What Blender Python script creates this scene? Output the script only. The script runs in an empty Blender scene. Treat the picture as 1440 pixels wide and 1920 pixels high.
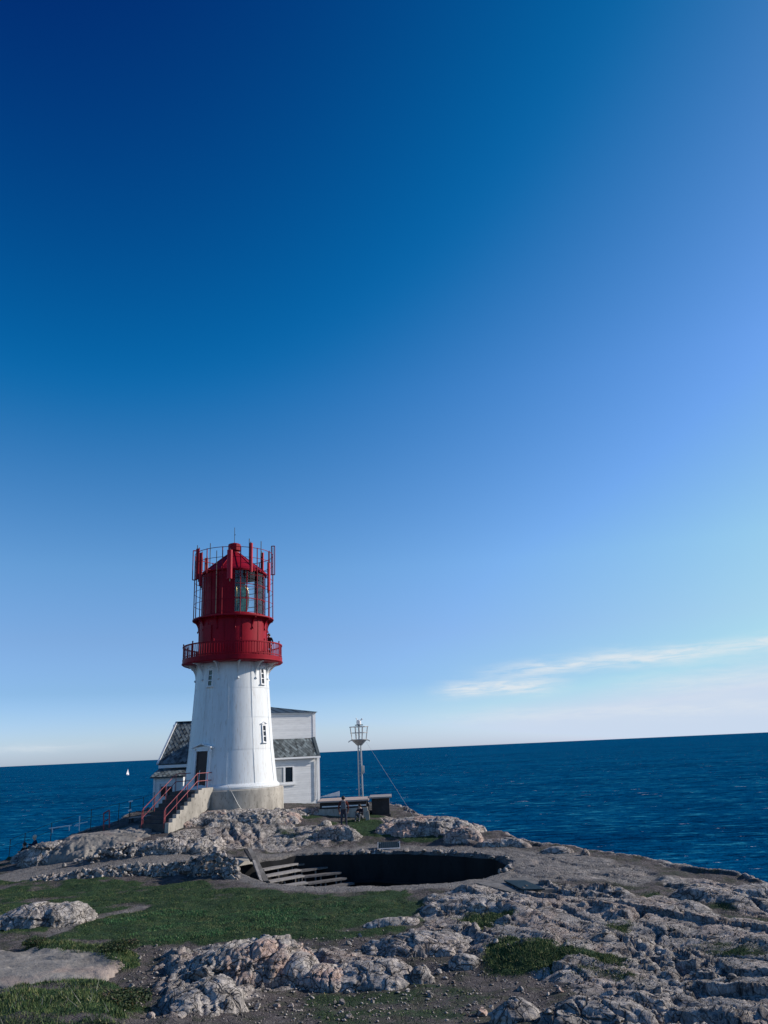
import bpy, math, random
import numpy as np
from mathutils import Vector, Matrix

random.seed(7)
rng = np.random.default_rng(7)
R = math.radians
SC = bpy.context.scene
COL = SC.collection

# ------------------------------------------------------------------ camera
EYE = 3.7
FOC, PITCH, ROLL = 1443.0, R(17.1), R(-2.58)
cam_d = bpy.data.cameras.new('camera')
cam = bpy.data.objects.new('camera', cam_d)
COL.objects.link(cam)
cam_d.sensor_fit = 'VERTICAL'
cam_d.sensor_height = 36.0
cam_d.sensor_width = 27.0
cam_d.lens = 36.0 * FOC / 1920.0
cam_d.clip_start = 0.1
cam_d.clip_end = 200000.0
CAMROT = Matrix.Rotation(math.pi / 2 + PITCH, 3, 'X') @ Matrix.Rotation(ROLL, 3, 'Z')
cam.matrix_world = Matrix.Translation((0, 0, EYE)) @ CAMROT.to_4x4()
SC.camera = cam

# ------------------------------------------------------------------ light
SUN_AZ = R(14.0)      # from +X towards +Y
SUN_EL = R(26.0)
SUN = Vector((math.cos(SUN_EL) * math.cos(SUN_AZ), math.cos(SUN_EL) * math.sin(SUN_AZ), math.sin(SUN_EL)))
sd = bpy.data.lights.new('sun', 'SUN')
sd.energy = 5.0
sd.angle = R(0.5)
sd.color = (1.0, 0.93, 0.85)
sun = bpy.data.objects.new('sun', sd)
COL.objects.link(sun)
sun.rotation_euler = SUN.to_track_quat('Z', 'Y').to_euler()
sun.location = (40, 20, 60)

SC.render.engine = 'CYCLES'
SC.cycles.use_denoising = True
SC.cycles.max_bounces = 6
SC.cycles.transparent_max_bounces = 12
SC.view_settings.view_transform = 'Standard'
SC.view_settings.look = 'None'
SC.view_settings.gamma = 1.0
SC.view_settings.exposure = 0.0


class NT:
    """small helper round a node tree"""
    def __init__(s, tree):
        s.t = tree
        s.t.nodes.clear()

    def n(s, typ, **kw):
        nd = s.t.nodes.new(typ)
        for k, v in kw.items():
            setattr(nd, k, v)
        return nd

    def l(s, a, b):
        s.t.links.new(a, b)

    def val(s, sock, v):
        if hasattr(v, 'is_linked') or hasattr(v, 'links'):
            s.l(v, sock)
        else:
            sock.default_value = v

    def math(s, op, a, b=0.0, c=None, clamp=False):
        nd = s.n('ShaderNodeMath', operation=op, use_clamp=clamp)
        s.val(nd.inputs[0], a)
        s.val(nd.inputs[1], b)
        if c is not None:
            s.val(nd.inputs[2], c)
        return nd.outputs[0]

    def mix(s, f, a, b, blend='MIX'):
        nd = s.n('ShaderNodeMix', data_type='RGBA', blend_type=blend)
        s.val(nd.inputs[0], f)
        for sock, v in ((nd.inputs[6], a), (nd.inputs[7], b)):
            if isinstance(v, (tuple, list)):
                sock.default_value = (v[0], v[1], v[2], 1)
            else:
                s.l(v, sock)
        return nd.outputs[2]

    def noise(s, vec, scale, detail=4.0, rough=0.55, dist=0.0):
        nd = s.n('ShaderNodeTexNoise')
        nd.inputs['Scale'].default_value = scale
        nd.inputs['Detail'].default_value = detail
        nd.inputs['Roughness'].default_value = rough
        nd.inputs['Distortion'].default_value = dist
        if vec is not None:
            s.l(vec, nd.inputs['Vector'])
        return nd.outputs['Fac']

    def mapping(s, vec, scale=(1, 1, 1), rot=(0, 0, 0), loc=(0, 0, 0)):
        nd = s.n('ShaderNodeMapping')
        nd.inputs['Scale'].default_value = scale
        nd.inputs['Rotation'].default_value = rot
        nd.inputs['Location'].default_value = loc
        s.l(vec, nd.inputs['Vector'])
        return nd.outputs[0]

    def ramp(s, f, stops):
        nd = s.n('ShaderNodeValToRGB')
        el = nd.color_ramp.elements
        while len(el) < len(stops):
            el.new(0.5)
        for e, (p, c) in zip(el, stops):
            e.position = p
            e.color = (c[0], c[1], c[2], 1) if isinstance(c, (tuple, list)) else (c, c, c, 1)
        s.l(f, nd.inputs[0])
        return nd.outputs[0]

    def smooth(s, f, a, b):
        nd = s.n('ShaderNodeMapRange', interpolation_type='SMOOTHSTEP')
        s.val(nd.inputs['Value'], f)
        nd.inputs['From Min'].default_value = a
        nd.inputs['From Max'].default_value = b
        return nd.outputs[0]


# ------------------------------------------------------------------ world / sky
world = bpy.data.worlds.new('World')
SC.world = world
world.use_nodes = True
w = NT(world.node_tree)
sky = w.n('ShaderNodeTexSky', sky_type='NISHITA')
sky.sun_disc = False
sky.sun_elevation = SUN_EL
sky.sun_rotation = math.pi / 2 - SUN_AZ
sky.altitude = 40
sky.air_density = 1.0
sky.dust_density = 0.35
sky.ozone_density = 3.0
tc = w.n('ShaderNodeTexCoord')
sep = w.n('ShaderNodeSeparateXYZ')
w.l(tc.outputs['Generated'], sep.inputs[0])
DEG = 180 / math.pi
az = w.math('MULTIPLY', w.math('ARCTAN2', sep.outputs[0], sep.outputs[1]), DEG)
el = w.math('MULTIPLY', w.math('ARCSINE', sep.outputs[2]), DEG)
comb = w.n('ShaderNodeCombineXYZ')
w.l(az, comb.inputs[0])
w.l(el, comb.inputs[1])
wob = w.math('SUBTRACT', w.noise(w.mapping(comb.outputs[0], (0.16, 0.5, 1)), 1.0, 4), 0.5)


def streak(a0, a1, e0, slope, th, soft=3.0):
    """a wisp of cirrus along a line in azimuth / elevation (degrees)"""
    line = w.math('MULTIPLY_ADD', w.math('SUBTRACT', az, a0), slope, e0)
    d = w.math('DIVIDE', w.math('SUBTRACT', w.math('ADD', el, w.math('MULTIPLY', wob, 1.1)), line), th)
    g = w.math('POWER', 2.718, w.math('MULTIPLY', w.math('MULTIPLY', d, d), -1.0))
    return w.math('MULTIPLY', g, w.math('MULTIPLY', w.smooth(az, a0 - soft * .3, a0 + soft), w.math('SUBTRACT', 1.0, w.smooth(az, a1 - soft, a1 + soft * .5))))


fine = w.noise(w.mapping(comb.outputs[0], (0.35, 2.6, 1), (0, 0, R(3))), 1.0, 6, 0.62, 0.4)
cl = w.math('MULTIPLY', streak(3.0, 12.0, 3.80, 0.01, 0.52, 3.5), 1.7)
cl = w.math('ADD', cl, w.math('MULTIPLY', streak(6.0, 48.0, 4.95, 0.03, 0.55, 7.0), 1.15))
cl = w.math('ADD', cl, w.math('MULTIPLY', streak(14.0, 60.0, 3.3, 0.02, 0.9, 8.0), 0.5))
cl = w.math('ADD', cl, w.math('MULTIPLY', streak(2.0, 50.0, 1.9, -0.01, 0.5, 8.0), 0.5))
cl = w.math('ADD', cl, w.math('MULTIPLY', streak(-33.0, -20.0, 1.0, 0.0, 0.25, 4.0), 0.5))
clouds = w.math('MULTIPLY', cl, w.smooth(fine, 0.2, 0.72), clamp=True)
# colour of the air: the sky model, graded deeper and bluer, its horizon band paler and cooler
sub = w.n('ShaderNodeVectorMath', operation='SUBTRACT')
w.l(sky.outputs[0], sub.inputs[0])
sub.inputs[1].default_value = (0.95, 0.95, 1.25)
mul = w.n('ShaderNodeVectorMath', operation='MULTIPLY')
w.l(sub.outputs[0], mul.inputs[0])
mul.inputs[1].default_value = (1.78, 1.80, 2.08)
# soft knee at zero: (x + sqrt(x*x + k)) / 2
sq_ = w.n('ShaderNodeVectorMath', operation='MULTIPLY_ADD')
w.l(mul.outputs[0], sq_.inputs[0])
w.l(mul.outputs[0], sq_.inputs[1])
sq_.inputs[2].default_value = (0.012, 0.06, 0.10)
rt_ = w.n('ShaderNodeVectorMath', operation='POWER')
w.l(sq_.outputs[0], rt_.inputs[0])
rt_.inputs[1].default_value = (0.5, 0.5, 0.5)
sm_ = w.n('ShaderNodeVectorMath', operation='ADD')
w.l(mul.outputs[0], sm_.inputs[0])
w.l(rt_.outputs[0], sm_.inputs[1])
mxm = w.n('ShaderNodeVectorMath', operation='SCALE')
w.l(sm_.outputs[0], mxm.inputs[0])
mxm.inputs['Scale'].default_value = 0.5
low = w.ramp(w.math('DIVIDE', el, 60.0, clamp=True), [(p_ / 60.0, tuple(q_ / 1.7 for q_ in c_)) for p_, c_ in (
    (0.0, (0.70, 0.88, 1.66)), (1.4, (0.72, 0.86, 1.36)), (4.5, (0.60, 0.72, 0.98)), (8.0, (0.80, 0.80, 0.93)), (13.0, (1.02, 1.0, 1.02)), (26.0, (1.14, 1.08, 1.11)), (48.0, (1.0, 1.04, 0.98)), (60.0, (1.0, 1.0, 0.95)))])
mxm.inputs['Scale'].default_value = 0.5 * 1.7
skyt = w.mix(1.0, mxm.outputs[0], low, 'MULTIPLY')
lim = w.n('ShaderNodeVectorMath', operation='MINIMUM')
w.l(skyt, lim.inputs[0])
lim.inputs[1].default_value = (5.9, 6.95, 8.5)
skyg = lim.outputs[0]
skyc = w.mix(w.math('MULTIPLY', clouds, 0.85), skyg, (7.6, 8.1, 8.5))
bg = w.n('ShaderNodeBackground')
bg.inputs['Strength'].default_value = 0.1
w.l(skyc, bg.inputs['Color'])
wo = w.n('ShaderNodeOutputWorld')
w.l(bg.outputs[0], wo.inputs['Surface'])


# ------------------------------------------------------------------ layout helpers
def ray(px, py):
    return CAMROT @ Vector(((px - 720) / FOC, -(py - 960) / FOC, -1.0))


def at(px, py, Y):
    d = ray(px, py)
    return Vector((0, 0, EYE)) + d * (Y / d.y)


def atz(px, py, z):
    d = ray(px, py)
    return Vector((0, 0, EYE)) + d * ((z - EYE) / d.z)


# ------------------------------------------------------------------ noise (numpy)
def hsh(ix, iy, s):
    h = (ix.astype(np.int64) * 374761393 + iy.astype(np.int64) * 668265263 + s * 1442695041) & 0xFFFFFFFF
    h = ((h ^ (h >> 13)) * 1274126177) & 0xFFFFFFFF
    h = ((h ^ (h >> 16)) * 2246822519) & 0xFFFFFFFF
    return ((h ^ (h >> 15)) & 0xFFFFFF) / float(0xFFFFFF)


def vnoise(x, y, s=0):
    ix, iy = np.floor(x), np.floor(y)
    fx, fy = x - ix, y - iy
    fx, fy = fx * fx * fx * (fx * (fx * 6 - 15) + 10), fy * fy * fy * (fy * (fy * 6 - 15) + 10)
    a, b, c, d = hsh(ix, iy, s), hsh(ix + 1, iy, s), hsh(ix, iy + 1, s), hsh(ix + 1, iy + 1, s)
    return (a * (1 - fx) + b * fx) * (1 - fy) + (c * (1 - fx) + d * fx) * fy


def fbm(x, y, s=0, o=4, g=0.5):
    t, a, n = 0, 1, 0
    for i in range(o):
        t = t + a * (vnoise(x, y, s + i * 17) - 0.5)
        n += a
        a *= g
        x, y = x * 2.03 + 11.3, y * 2.03 - 7.1
    return t / n * 2


def facets(x, y, s=0):
    """broken rock: every cell is a tilted plane; returns height (-1..1) and the distance to the cell's edge"""
    ix, iy = np.floor(x), np.floor(y)
    f1 = np.full(x.shape, 9.0)
    f2 = np.full(x.shape, 9.0)
    hh = np.zeros(x.shape)
    for j in (-1, 0, 1):
        for i in (-1, 0, 1):
            cx, cy = ix + i, iy + j
            ox, oy = cx + 0.1 + 0.8 * hsh(cx, cy, s), cy + 0.1 + 0.8 * hsh(cx, cy, s + 1)
            dx, dy = x - ox, y - oy
            d = dx * dx + dy * dy
            pl = (hsh(cx, cy, s + 2) - 0.5) * 1.0 + dx * (hsh(cx, cy, s + 3) - 0.5) * 1.9 + dy * (hsh(cx, cy, s + 4) - 0.5) * 1.9
            near = d < f1
            f2 = np.where(near, f1, np.minimum(f2, d))
            hh = np.where(near, pl, hh)
            f1 = np.where(near, d, f1)
    return hh, np.sqrt(f2) - np.sqrt(f1)


def saw(t):
    """a tilted slab, then a sharp step up: 0..1"""
    f = t - np.floor(t)
    return np.where(f < 0.07, f / 0.07, 1 - (f - 0.07) / 0.93)


def rockform(x, y, ang=-1.1, seed=0, big=1.0, fin=1.0):
    """height of broken, foliated gneiss in metres: tilted slabs with steps and cracks"""
    wx = fbm(x * 0.35, y * 0.35, seed + 5, 3) * 0.7
    wy = fbm(x * 0.35, y * 0.35, seed + 9, 3) * 0.7
    x, y = x + wx + fbm(x * 2.7, y * 2.7, seed + 15, 2) * 0.07, y + wy + fbm(x * 2.7, y * 2.7, seed + 19, 2) * 0.07
    c, s = math.cos(ang), math.sin(ang)
    u, v = x * c + y * s, -x * s + y * c
    a, ea = facets(u / 2.3, v / 1.3, seed)
    b, eb = facets(u / 1.15, v / 0.46, seed + 31)
    d, ed = facets(u / 0.42, v / 0.19, seed + 57)
    s1 = saw(v / 1.25 + 0.35 * a + 0.3 * vnoise(u * 0.6, v * 0.2, seed + 61))
    s2 = saw(v / 0.43 + 0.5 * b + 0.4 * vnoise(u * 1.3, v * 0.5, seed + 63))
    m1 = np.clip(0.15 + 1.3 * vnoise(x * 0.4, y * 0.4, seed + 66), 0, 1.3)
    m2 = np.clip(1.9 * vnoise(x * 0.8, y * 0.8, seed + 68) - 0.2, 0, 1.3)
    h = 0.17 * big * a + 0.09 * big * m1 * (s1 - 0.5) + 0.09 * fin * m2 * (s2 - 0.5) + 0.13 * fin * b + 0.038 * fin * d
    h = h - 0.13 * big * np.exp(-(ea / 0.035) ** 2) - 0.12 * np.exp(-(eb / 0.06) ** 2) - 0.03 * fin * np.exp(-(ed / 0.08) ** 2)
    return h + 0.018 * fin * fbm(x * 7, y * 7, seed + 77, 3)


def slabform(x, y, ang=-1.15, seed=0):
    """glacier-worn gneiss: long low slabs along the grain, thin open joints, here and there broken into rubble"""
    x0, y0 = x, y
    x = x + fbm(x * 0.25, y * 0.25, seed + 5, 3) * 0.9 + fbm(x * 2.2, y * 2.2, seed + 15, 3) * 0.10
    y = y + fbm(x * 0.25, y * 0.25, seed + 9, 3) * 0.9
    c, s = math.cos(ang), math.sin(ang)
    u, v = x * c + y * s, -x * s + y * c
    a, ea = facets(u / 5.0, v / 0.95, seed)
    b, eb = facets(u / 2.1, v / 0.36, seed + 31)
    d, ed = facets(u / 0.55, v / 0.17, seed + 57)
    h = 0.15 * a + 0.042 * b + 0.006 * d + 0.24 * fbm(x0 * 0.33, y0 * 0.33, seed + 83, 3)
    h = h - 0.15 * np.exp(-(ea / 0.035) ** 2) - 0.06 * np.exp(-(eb / 0.05) ** 2)
    rub = sstep(vnoise(x0 * 0.45 + 7, y0 * 0.45, seed + 85) + 0.25 * vnoise(x0 * 1.9, y0 * 1.9, seed + 87), 0.76, 0.92)
    b2, eb2 = facets(u / 0.7, v / 0.38, seed + 131)
    d2, ed2 = facets(u / 0.26, v / 0.17, seed + 157)
    return h + rub * (0.15 * b2 + 0.05 * d2 - 0.10 * np.exp(-(eb2 / 0.07) ** 2)) + 0.012 * fbm(x0 * 7, y0 * 7, seed + 77, 3)


def poly_sd(X, Y, poly):
    """signed distance to a polygon, positive inside"""
    p = np.asarray(poly, float)
    q = np.roll(p, -1, 0)
    best = np.full(X.shape, 1e9)
    ins = np.zeros(X.shape, bool)
    for (ax, ay), (bx, by) in zip(p, q):
        ex, ey = bx - ax, by - ay
        wx, wy = X - ax, Y - ay
        t = np.clip((wx * ex + wy * ey) / (ex * ex + ey * ey + 1e-12), 0, 1)
        best = np.minimum(best, (wx - ex * t) ** 2 + (wy - ey * t) ** 2)
        if ay != by:
            cr = ((ay > Y) != (by > Y)) & (X < (bx - ax) * (Y - ay) / (by - ay) + ax)
            ins ^= cr
    d = np.sqrt(best)
    return np.where(ins, d, -d)


def sstep(x, a, b):
    t = np.clip((x - a) / (b - a), 0, 1)
    return t * t * (3 - 2 * t)


# ------------------------------------------------------------------ the lie of the land
CP = np.array([
    (0, 0, 2.0), (-15, 0, 1.8), (15, 0, 1.4), (0, -20, 2.2), (-25, -20, 1.5), (25, -20, 1.2), (0, 10, 0.2), (-12, 10, 0.1), (9, 9, 0.2),
    (-8.6, 18.6, -1.5), (-.5, 19.3, -2.05), (6.7, 16.6, -1.4), (4.4, 18.9, -1.95), (-3.5, 22.4, -2.05), (1.5, 24, -1.95), (-11, 25.5, -1.75),
    (-6.8, 30.5, -1.8), (-13, 30.5, -1.75), (-1, 33, -1.5), (-4.5, 34, -1.5), (4.4, 31.8, -1.5), (3, 27, -1.8), (-1.2, 43.4, -1.25), (4.8, 36, -1.4),
    (-7.6, 38, -1.4), (-11.8, 39.2, -1.65), (-12.5, 36, -1.75), (8.6, 38.7, -1.3), (12.7, 29.5, -1.6), (9, 27, -1.5), (10, 22, -1.3), (12, 18, -1.2),
    (4, 42.5, -.9), (-3.2, 46, -.42), (-.35, 50, -.25), (-9.8, 47.5, .35), (-13.2, 45.3, .18), (-16, 47, 0.05), (-16.5, 44.5, -.75), (-13, 43, -.5),
    (-12, 41.2, -1.0), (-15, 41.5, -1.1), (-21, 46.5, -1.25), (-22, 44, -1.45), (-19, 39, -1.6), (-25, 38, -1.9), (-20, 30, -2), (-28, 20, -1.5),
    (-5.2, 53, .4), (-16, 54, 0.6), (-12, 56, .5), (-5, 59, 0.1), (-10, 44, -.75), (-6, 44.3, -1.15), (1.5, 46, -.5), (-7.5, 46.5, 0.0), (20, 20, -2.5), (-24, 43, -1.7)], float)
_d = np.sqrt(((CP[:, None, :2] - CP[None, :, :2]) ** 2).sum(-1))
_n = len(CP)
_A = np.zeros((_n + 3, _n + 3))
_A[:_n, :_n] = -_d + np.eye(_n) * 0.35
_A[:_n, _n:] = np.c_[np.ones(_n), CP[:, :2]]
_A[_n:, :_n] = _A[:_n, _n:].T
_W = np.linalg.solve(_A, np.r_[CP[:, 2], 0, 0, 0])


def base(X, Y):
    X, Y = np.asarray(X, float), np.asarray(Y, float)
    z = _W[_n] + _W[_n + 1] * X + _W[_n + 2] * Y
    for i in range(_n):
        z = z - _W[i] * np.sqrt((X - CP[i, 0]) ** 2 + (Y - CP[i, 1]) ** 2 + 0.6)
    return z


def G(px, py):
    """where the sight line through a point of the photograph meets the ground"""
    z = -1.5
    for _ in range(14):
        p = atz(px, py, z)
        z = 0.5 * z + 0.5 * float(base(p.x, p.y))
    return p.x, p.y


def GP(*pts):
    return [G(*p) for p in pts]


EDGE = [(-45, 28), (-33, 38), (-26.5, 43), (-22.0, 47.0), (-18.3, 49.3), (-17.0, 54), (-16.5, 60), (-12, 62), (-3, 63.5), (-1.0, 58), (0.2, 53), (1.5, 49.5), (3.4, 46), (4.9, 43.4), (7, 40.9), (9.2, 38.6),
        (10.9, 35.8), (12.2, 32.7), (13.6, 29.6), (17, 24), (24, 18), (34, 10), (42, -12), (40, -40), (-60, -40), (-60, 20)]

PIT = [G(x, y) for x, y in
       [(476, 1646), (500, 1655), (560, 1660), (640, 1662), (720, 1661), (800, 1658), (860, 1654), (920, 1643), (958, 1630), (960, 1617), (938, 1607), (880, 1600), (800, 1596.5), (700, 1595.5),
        (640, 1597), (600, 1597.5), (550, 1601), (490, 1611.5), (438, 1621), (452, 1637)]]

# ground covers: outlines followed on the photograph, laid on the ground
LAWN = GP((-60, 1655), (60, 1650), (160, 1648), (300, 1648), (430, 1656), (500, 1672), (640, 1676), (760, 1668), (800, 1690), (850, 1712), (770, 1742), (690, 1764), (560, 1764), (440, 1768), (330, 1768), (230, 1772), (150, 1772), (60, 1772), (20, 1755), (-60, 1760))
GRASS = [
    GP((380, 1527), (470, 1521), (540, 1528), (610, 1534), (620, 1552), (560, 1556), (500, 1542), (440, 1536)),
    GP((608, 1528), (700, 1526), (735, 1534), (720, 1545), (800, 1560), (850, 1575), (800, 1580), (720, 1575), (660, 1566), (600, 1550)),
    GP((905, 1785), (950, 1768), (1050, 1770), (1110, 1792), (1180, 1805), (1160, 1822), (1050, 1822), (980, 1832), (915, 1825)),
    GP((1050, 1835), (1110, 1826), (1190, 1832), (1180, 1845), (1080, 1845)),
    GP((850, 1720), (900, 1712), (960, 1722), (1000, 1740), (920, 1748), (860, 1738)),
    GP((1130, 1738), (1160, 1730), (1205, 1748), (1190, 1756), (1150, 1750)),
    GP((1250, 1775), (1330, 1772), (1500, 1768), (1500, 1795), (1400, 1795), (1310, 1790)),
    GP((1130, 1652), (1190, 1664), (1250, 1684), (1220, 1690), (1160, 1676)),
    GP((1290, 1690), (1330, 1705), (1400, 1735), (1460, 1745), (1460, 1725), (1380, 1705), (1320, 1688)),
    GP((40, 1780), (150, 1772), (260, 1790), (250, 1822), (190, 1830), (150, 1812), (60, 1798)),
    GP((-40, 1870), (60, 1855), (180, 1842), (250, 1862), (265, 1900), (250, 1940), (-40, 1940)),
    GP((560, 1870), (700, 1842), (860, 1850), (940, 1872), (900, 1940), (640, 1940), (560, 1905)),
    GP((900, 1580), (960, 1580), (985, 1588), (940, 1590)),
    GP((490, 1566), (570, 1562), (640, 1572), (600, 1582), (520, 1584)),
    GP((-60, 1612), (20, 1606), (45, 1612), (20, 1622), (-60, 1630)),
]
GRASSK = [0.9, 0.9, 1.0, 0.8, 0.9, 0.8, 0.75, 0.6, 0.6, 1.0, 1.0, 0.5, 0.6, 0.6, 0.8]
PATH = GP((-30, 1650), (60, 1622), (140, 1604), (230, 1590), (300, 1582), (370, 1588), (420, 1596), (440, 1606), (430, 1612), (330, 1622), (200, 1634), (90, 1644), (20, 1655))
LANDING = GP((205, 1556), (300, 1550), (330, 1550), (290, 1565), (240, 1575), (190, 1565))
TERRACE = GP((470, 1600), (600, 1588), (700, 1580), (850, 1584), (900, 1590), (1000, 1596), (1100, 1606), (1180, 1622), (1250, 1650), (1180, 1660), (1100, 1655), (1010, 1648), (990, 1668), (900, 1660), (760, 1672), (600, 1676), (480, 1664), (440, 1650), (425, 1625))
ROCKY = [
    GP((860, 1672), (1000, 1660), (1110, 1660), (1220, 1685), (1330, 1710), (1520, 1740), (1520, 1960), (1180, 1960), (1050, 1850), (900, 1800), (780, 1740), (760, 1690)),
    GP((1200, 1640), (1300, 1652), (1500, 1672), (1500, 1730), (1380, 1715), (1280, 1690)),
    GP((300, 1780), (380, 1765), (560, 1775), (760, 1790), (760, 1840), (500, 1860), (440, 1900), (330, 1920), (290, 1860)),
    GP((700, 1745), (820, 1735), (900, 1748), (900, 1780), (800, 1790), (720, 1770)),
    GP((700, 1530), (800, 1530), (900, 1572), (890, 1584), (760, 1565)),
    GP((270, 1590), (330, 1552), (480, 1535), (620, 1550), (680, 1575), (600, 1590), (470, 1595), (400, 1596)),
]


CORE = G(430, 1728)


def covers(X, Y):
    wx = X + fbm(X * 0.9, Y * 0.9, 3, 4) * 0.55
    wy = Y + fbm(X * 0.9, Y * 0.9, 13, 4) * 0.75
    out = {}
    g = sstep(poly_sd(wx, wy, LAWN), -0.25, 0.55)
    for p, k in zip(GRASS, GRASSK):
        g = np.maximum(g, k * sstep(poly_sd(wx, wy, p), -0.15, 0.35))
    pa = np.maximum(sstep(poly_sd(wx, wy, PATH), -0.2, 0.3), sstep(poly_sd(wx, wy, LANDING), -0.2, 0.3))
    pa = np.maximum(pa, sstep(poly_sd(wx, wy, TERRACE), -0.25, 0.35))
    r = np.zeros_like(X)
    for p in ROCKY:
        r = np.maximum(r, sstep(poly_sd(wx, wy, p), -0.4, 0.7))
    core = np.exp(-(((X - CORE[0]) / 5.5) ** 2 + ((Y - CORE[1]) / 3.2) ** 2))
    worn = np.clip(0.75 + 1.5 * fbm(X * 0.55, Y * 0.9, 151, 4) + 0.9 * core, 0.12, 1)
    g = g * (1 - pa) * worn
    # the foot track worn across the lawn
    r = np.clip(r - pa, 0, 1)
    tr = [G(60, 1762), G(150, 1730), G(215, 1712), G(262, 1702)]
    for a, b in zip(tr[:-1], tr[1:]):
        ex, ey = b[0] - a[0], b[1] - a[1]
        t = np.clip(((X - a[0]) * ex + (Y - a[1]) * ey) / (ex * ex + ey * ey), 0, 1)
        d = np.hypot(wx - a[0] - t * ex, wy - a[1] - t * ey)
        g = g * (1 - np.exp(-(d / 0.55) ** 4))
        pa = np.maximum(pa, 0.9 * np.exp(-(d / 0.4) ** 2))
    return g, pa, np.clip(r - g * 0.95, 0, 1)


def height(X, Y):
    z = base(X, Y)
    g, pa, r = covers(X, Y)
    out = -poly_sd(X + fbm(X * .35, Y * .35, 21, 3) * 1.6, Y + fbm(X * .35, Y * .35, 23, 3) * 1.6, EDGE)
    o = np.clip(out, 0, None)
    rim = np.exp(-(out / 1.4) ** 2)
    r = np.maximum(r, sstep(out, -0.5, 0.3))
    near = 1 - sstep(Y, 60, 75)
    z = z + r * (slabform(X, Y, -1.15, 3) + 0.12) * near
    tr_ = pa * sstep(X, 1.5, 6.5) * near
    z = z + tr_ * (0.45 * slabform(X, Y, -1.0, 9) + 0.03)
    r = np.maximum(r, tr_ * 0.42)
    z = z + 0.10 * fbm(X * 0.8, Y * 0.8, 41, 4) * (1 - pa * 0.7) + 0.025 * fbm(X * 4.5, Y * 4.5, 43, 3)
    lump = sstep(poly_sd(X, Y, GRASS[2]), -0.2, 1.1) * 0.2 + sstep(poly_sd(X, Y, GRASS[10]), -0.1, 0.8) * 0.22 + sstep(poly_sd(X, Y, GRASS[9]), -0.1, 0.6) * 0.2
    z = z + lump + g * 0.05 + g * 0.05 * np.abs(fbm(X * 2.2, Y * 2.2, 47, 3))
    z = z - (0.55 * o + 0.055 * o * o) * (1 + 0.25 * fbm(X * 0.3, Y * 0.3, 51, 3)) - sstep(o, 0.5, 3) * 0.6
    z = np.maximum(z, -36.5)
    pd = poly_sd(X + fbm(X * 1.7, Y * 1.7, 61, 3) * 0.10, Y + fbm(X * 1.7, Y * 1.7, 63, 3) * 0.16, PIT)
    zn = z
    z = z - 2.9 * sstep(pd, 0.0, 0.22)
    return z, g * (pd < 0), pa, r, pd, zn


def axis(parts):
    v = [parts[0][0]]
    for a, b, st in parts:
        n = max(1, int(round((b - a) / st)))
        v += list(a + (b - a) * (np.arange(n) + 1) / n)
    return np.array(v)


GX = axis([(-75, -40, 2.5), (-40, -26, .5), (-26, -18, .12), (-18, 14.5, .07), (14.5, 22, .25), (22, 45, 1.0), (45, 75, 3)])
GY = axis([(-45, -10, 3), (-10, 12, .6), (12, 16, .15), (16, 34, .075), (34, 50, .09), (50, 62, .25), (62, 110, 2.5)])
XX, YY = np.meshgrid(GX, GY)
ZZ, GG, PP, RR, PD, ZN = height(XX, YY)


def zg(x, y, ZZ=None):
    """height of the built ground"""
    ZZ = globals()['ZZ'] if ZZ is None else ZZ
    x = np.asarray(x, float)
    y = np.asarray(y, float)
    i = np.clip(np.searchsorted(GX, x) - 1, 0, len(GX) - 2)
    j = np.clip(np.searchsorted(GY, y) - 1, 0, len(GY) - 2)
    fx = np.clip((x - GX[i]) / (GX[i + 1] - GX[i]), 0, 1)
    fy = np.clip((y - GY[j]) / (GY[j + 1] - GY[j]), 0, 1)
    return (ZZ[j, i] * (1 - fx) + ZZ[j, i + 1] * fx) * (1 - fy) + (ZZ[j + 1, i] * (1 - fx) + ZZ[j + 1, i + 1] * fx) * fy


def lookup(A, x, y):
    i = np.clip(np.searchsorted(GX, x), 0, len(GX) - 1)
    j = np.clip(np.searchsorted(GY, y), 0, len(GY) - 1)
    return A[j, i]


# ------------------------------------------------------------------ materials
MATS = {}


def newmat(name):
    m = bpy.data.materials.new(name)
    m.use_nodes = True
    t = NT(m.node_tree)
    b = t.n('ShaderNodeBsdfPrincipled')
    o = t.n('ShaderNodeOutputMaterial')
    t.l(b.outputs[0], o.inputs['Surface'])
    MATS[name] = m
    return m, t, b, o


def bump(t, b, h, strength, dist=0.02):
    nd = t.n('ShaderNodeBump')
    nd.inputs['Strength'].default_value = strength
    nd.inputs['Distance'].default_value = dist
    t.l(h, nd.inputs['Height'])
    t.l(nd.outputs[0], b.inputs['Normal'])


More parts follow.
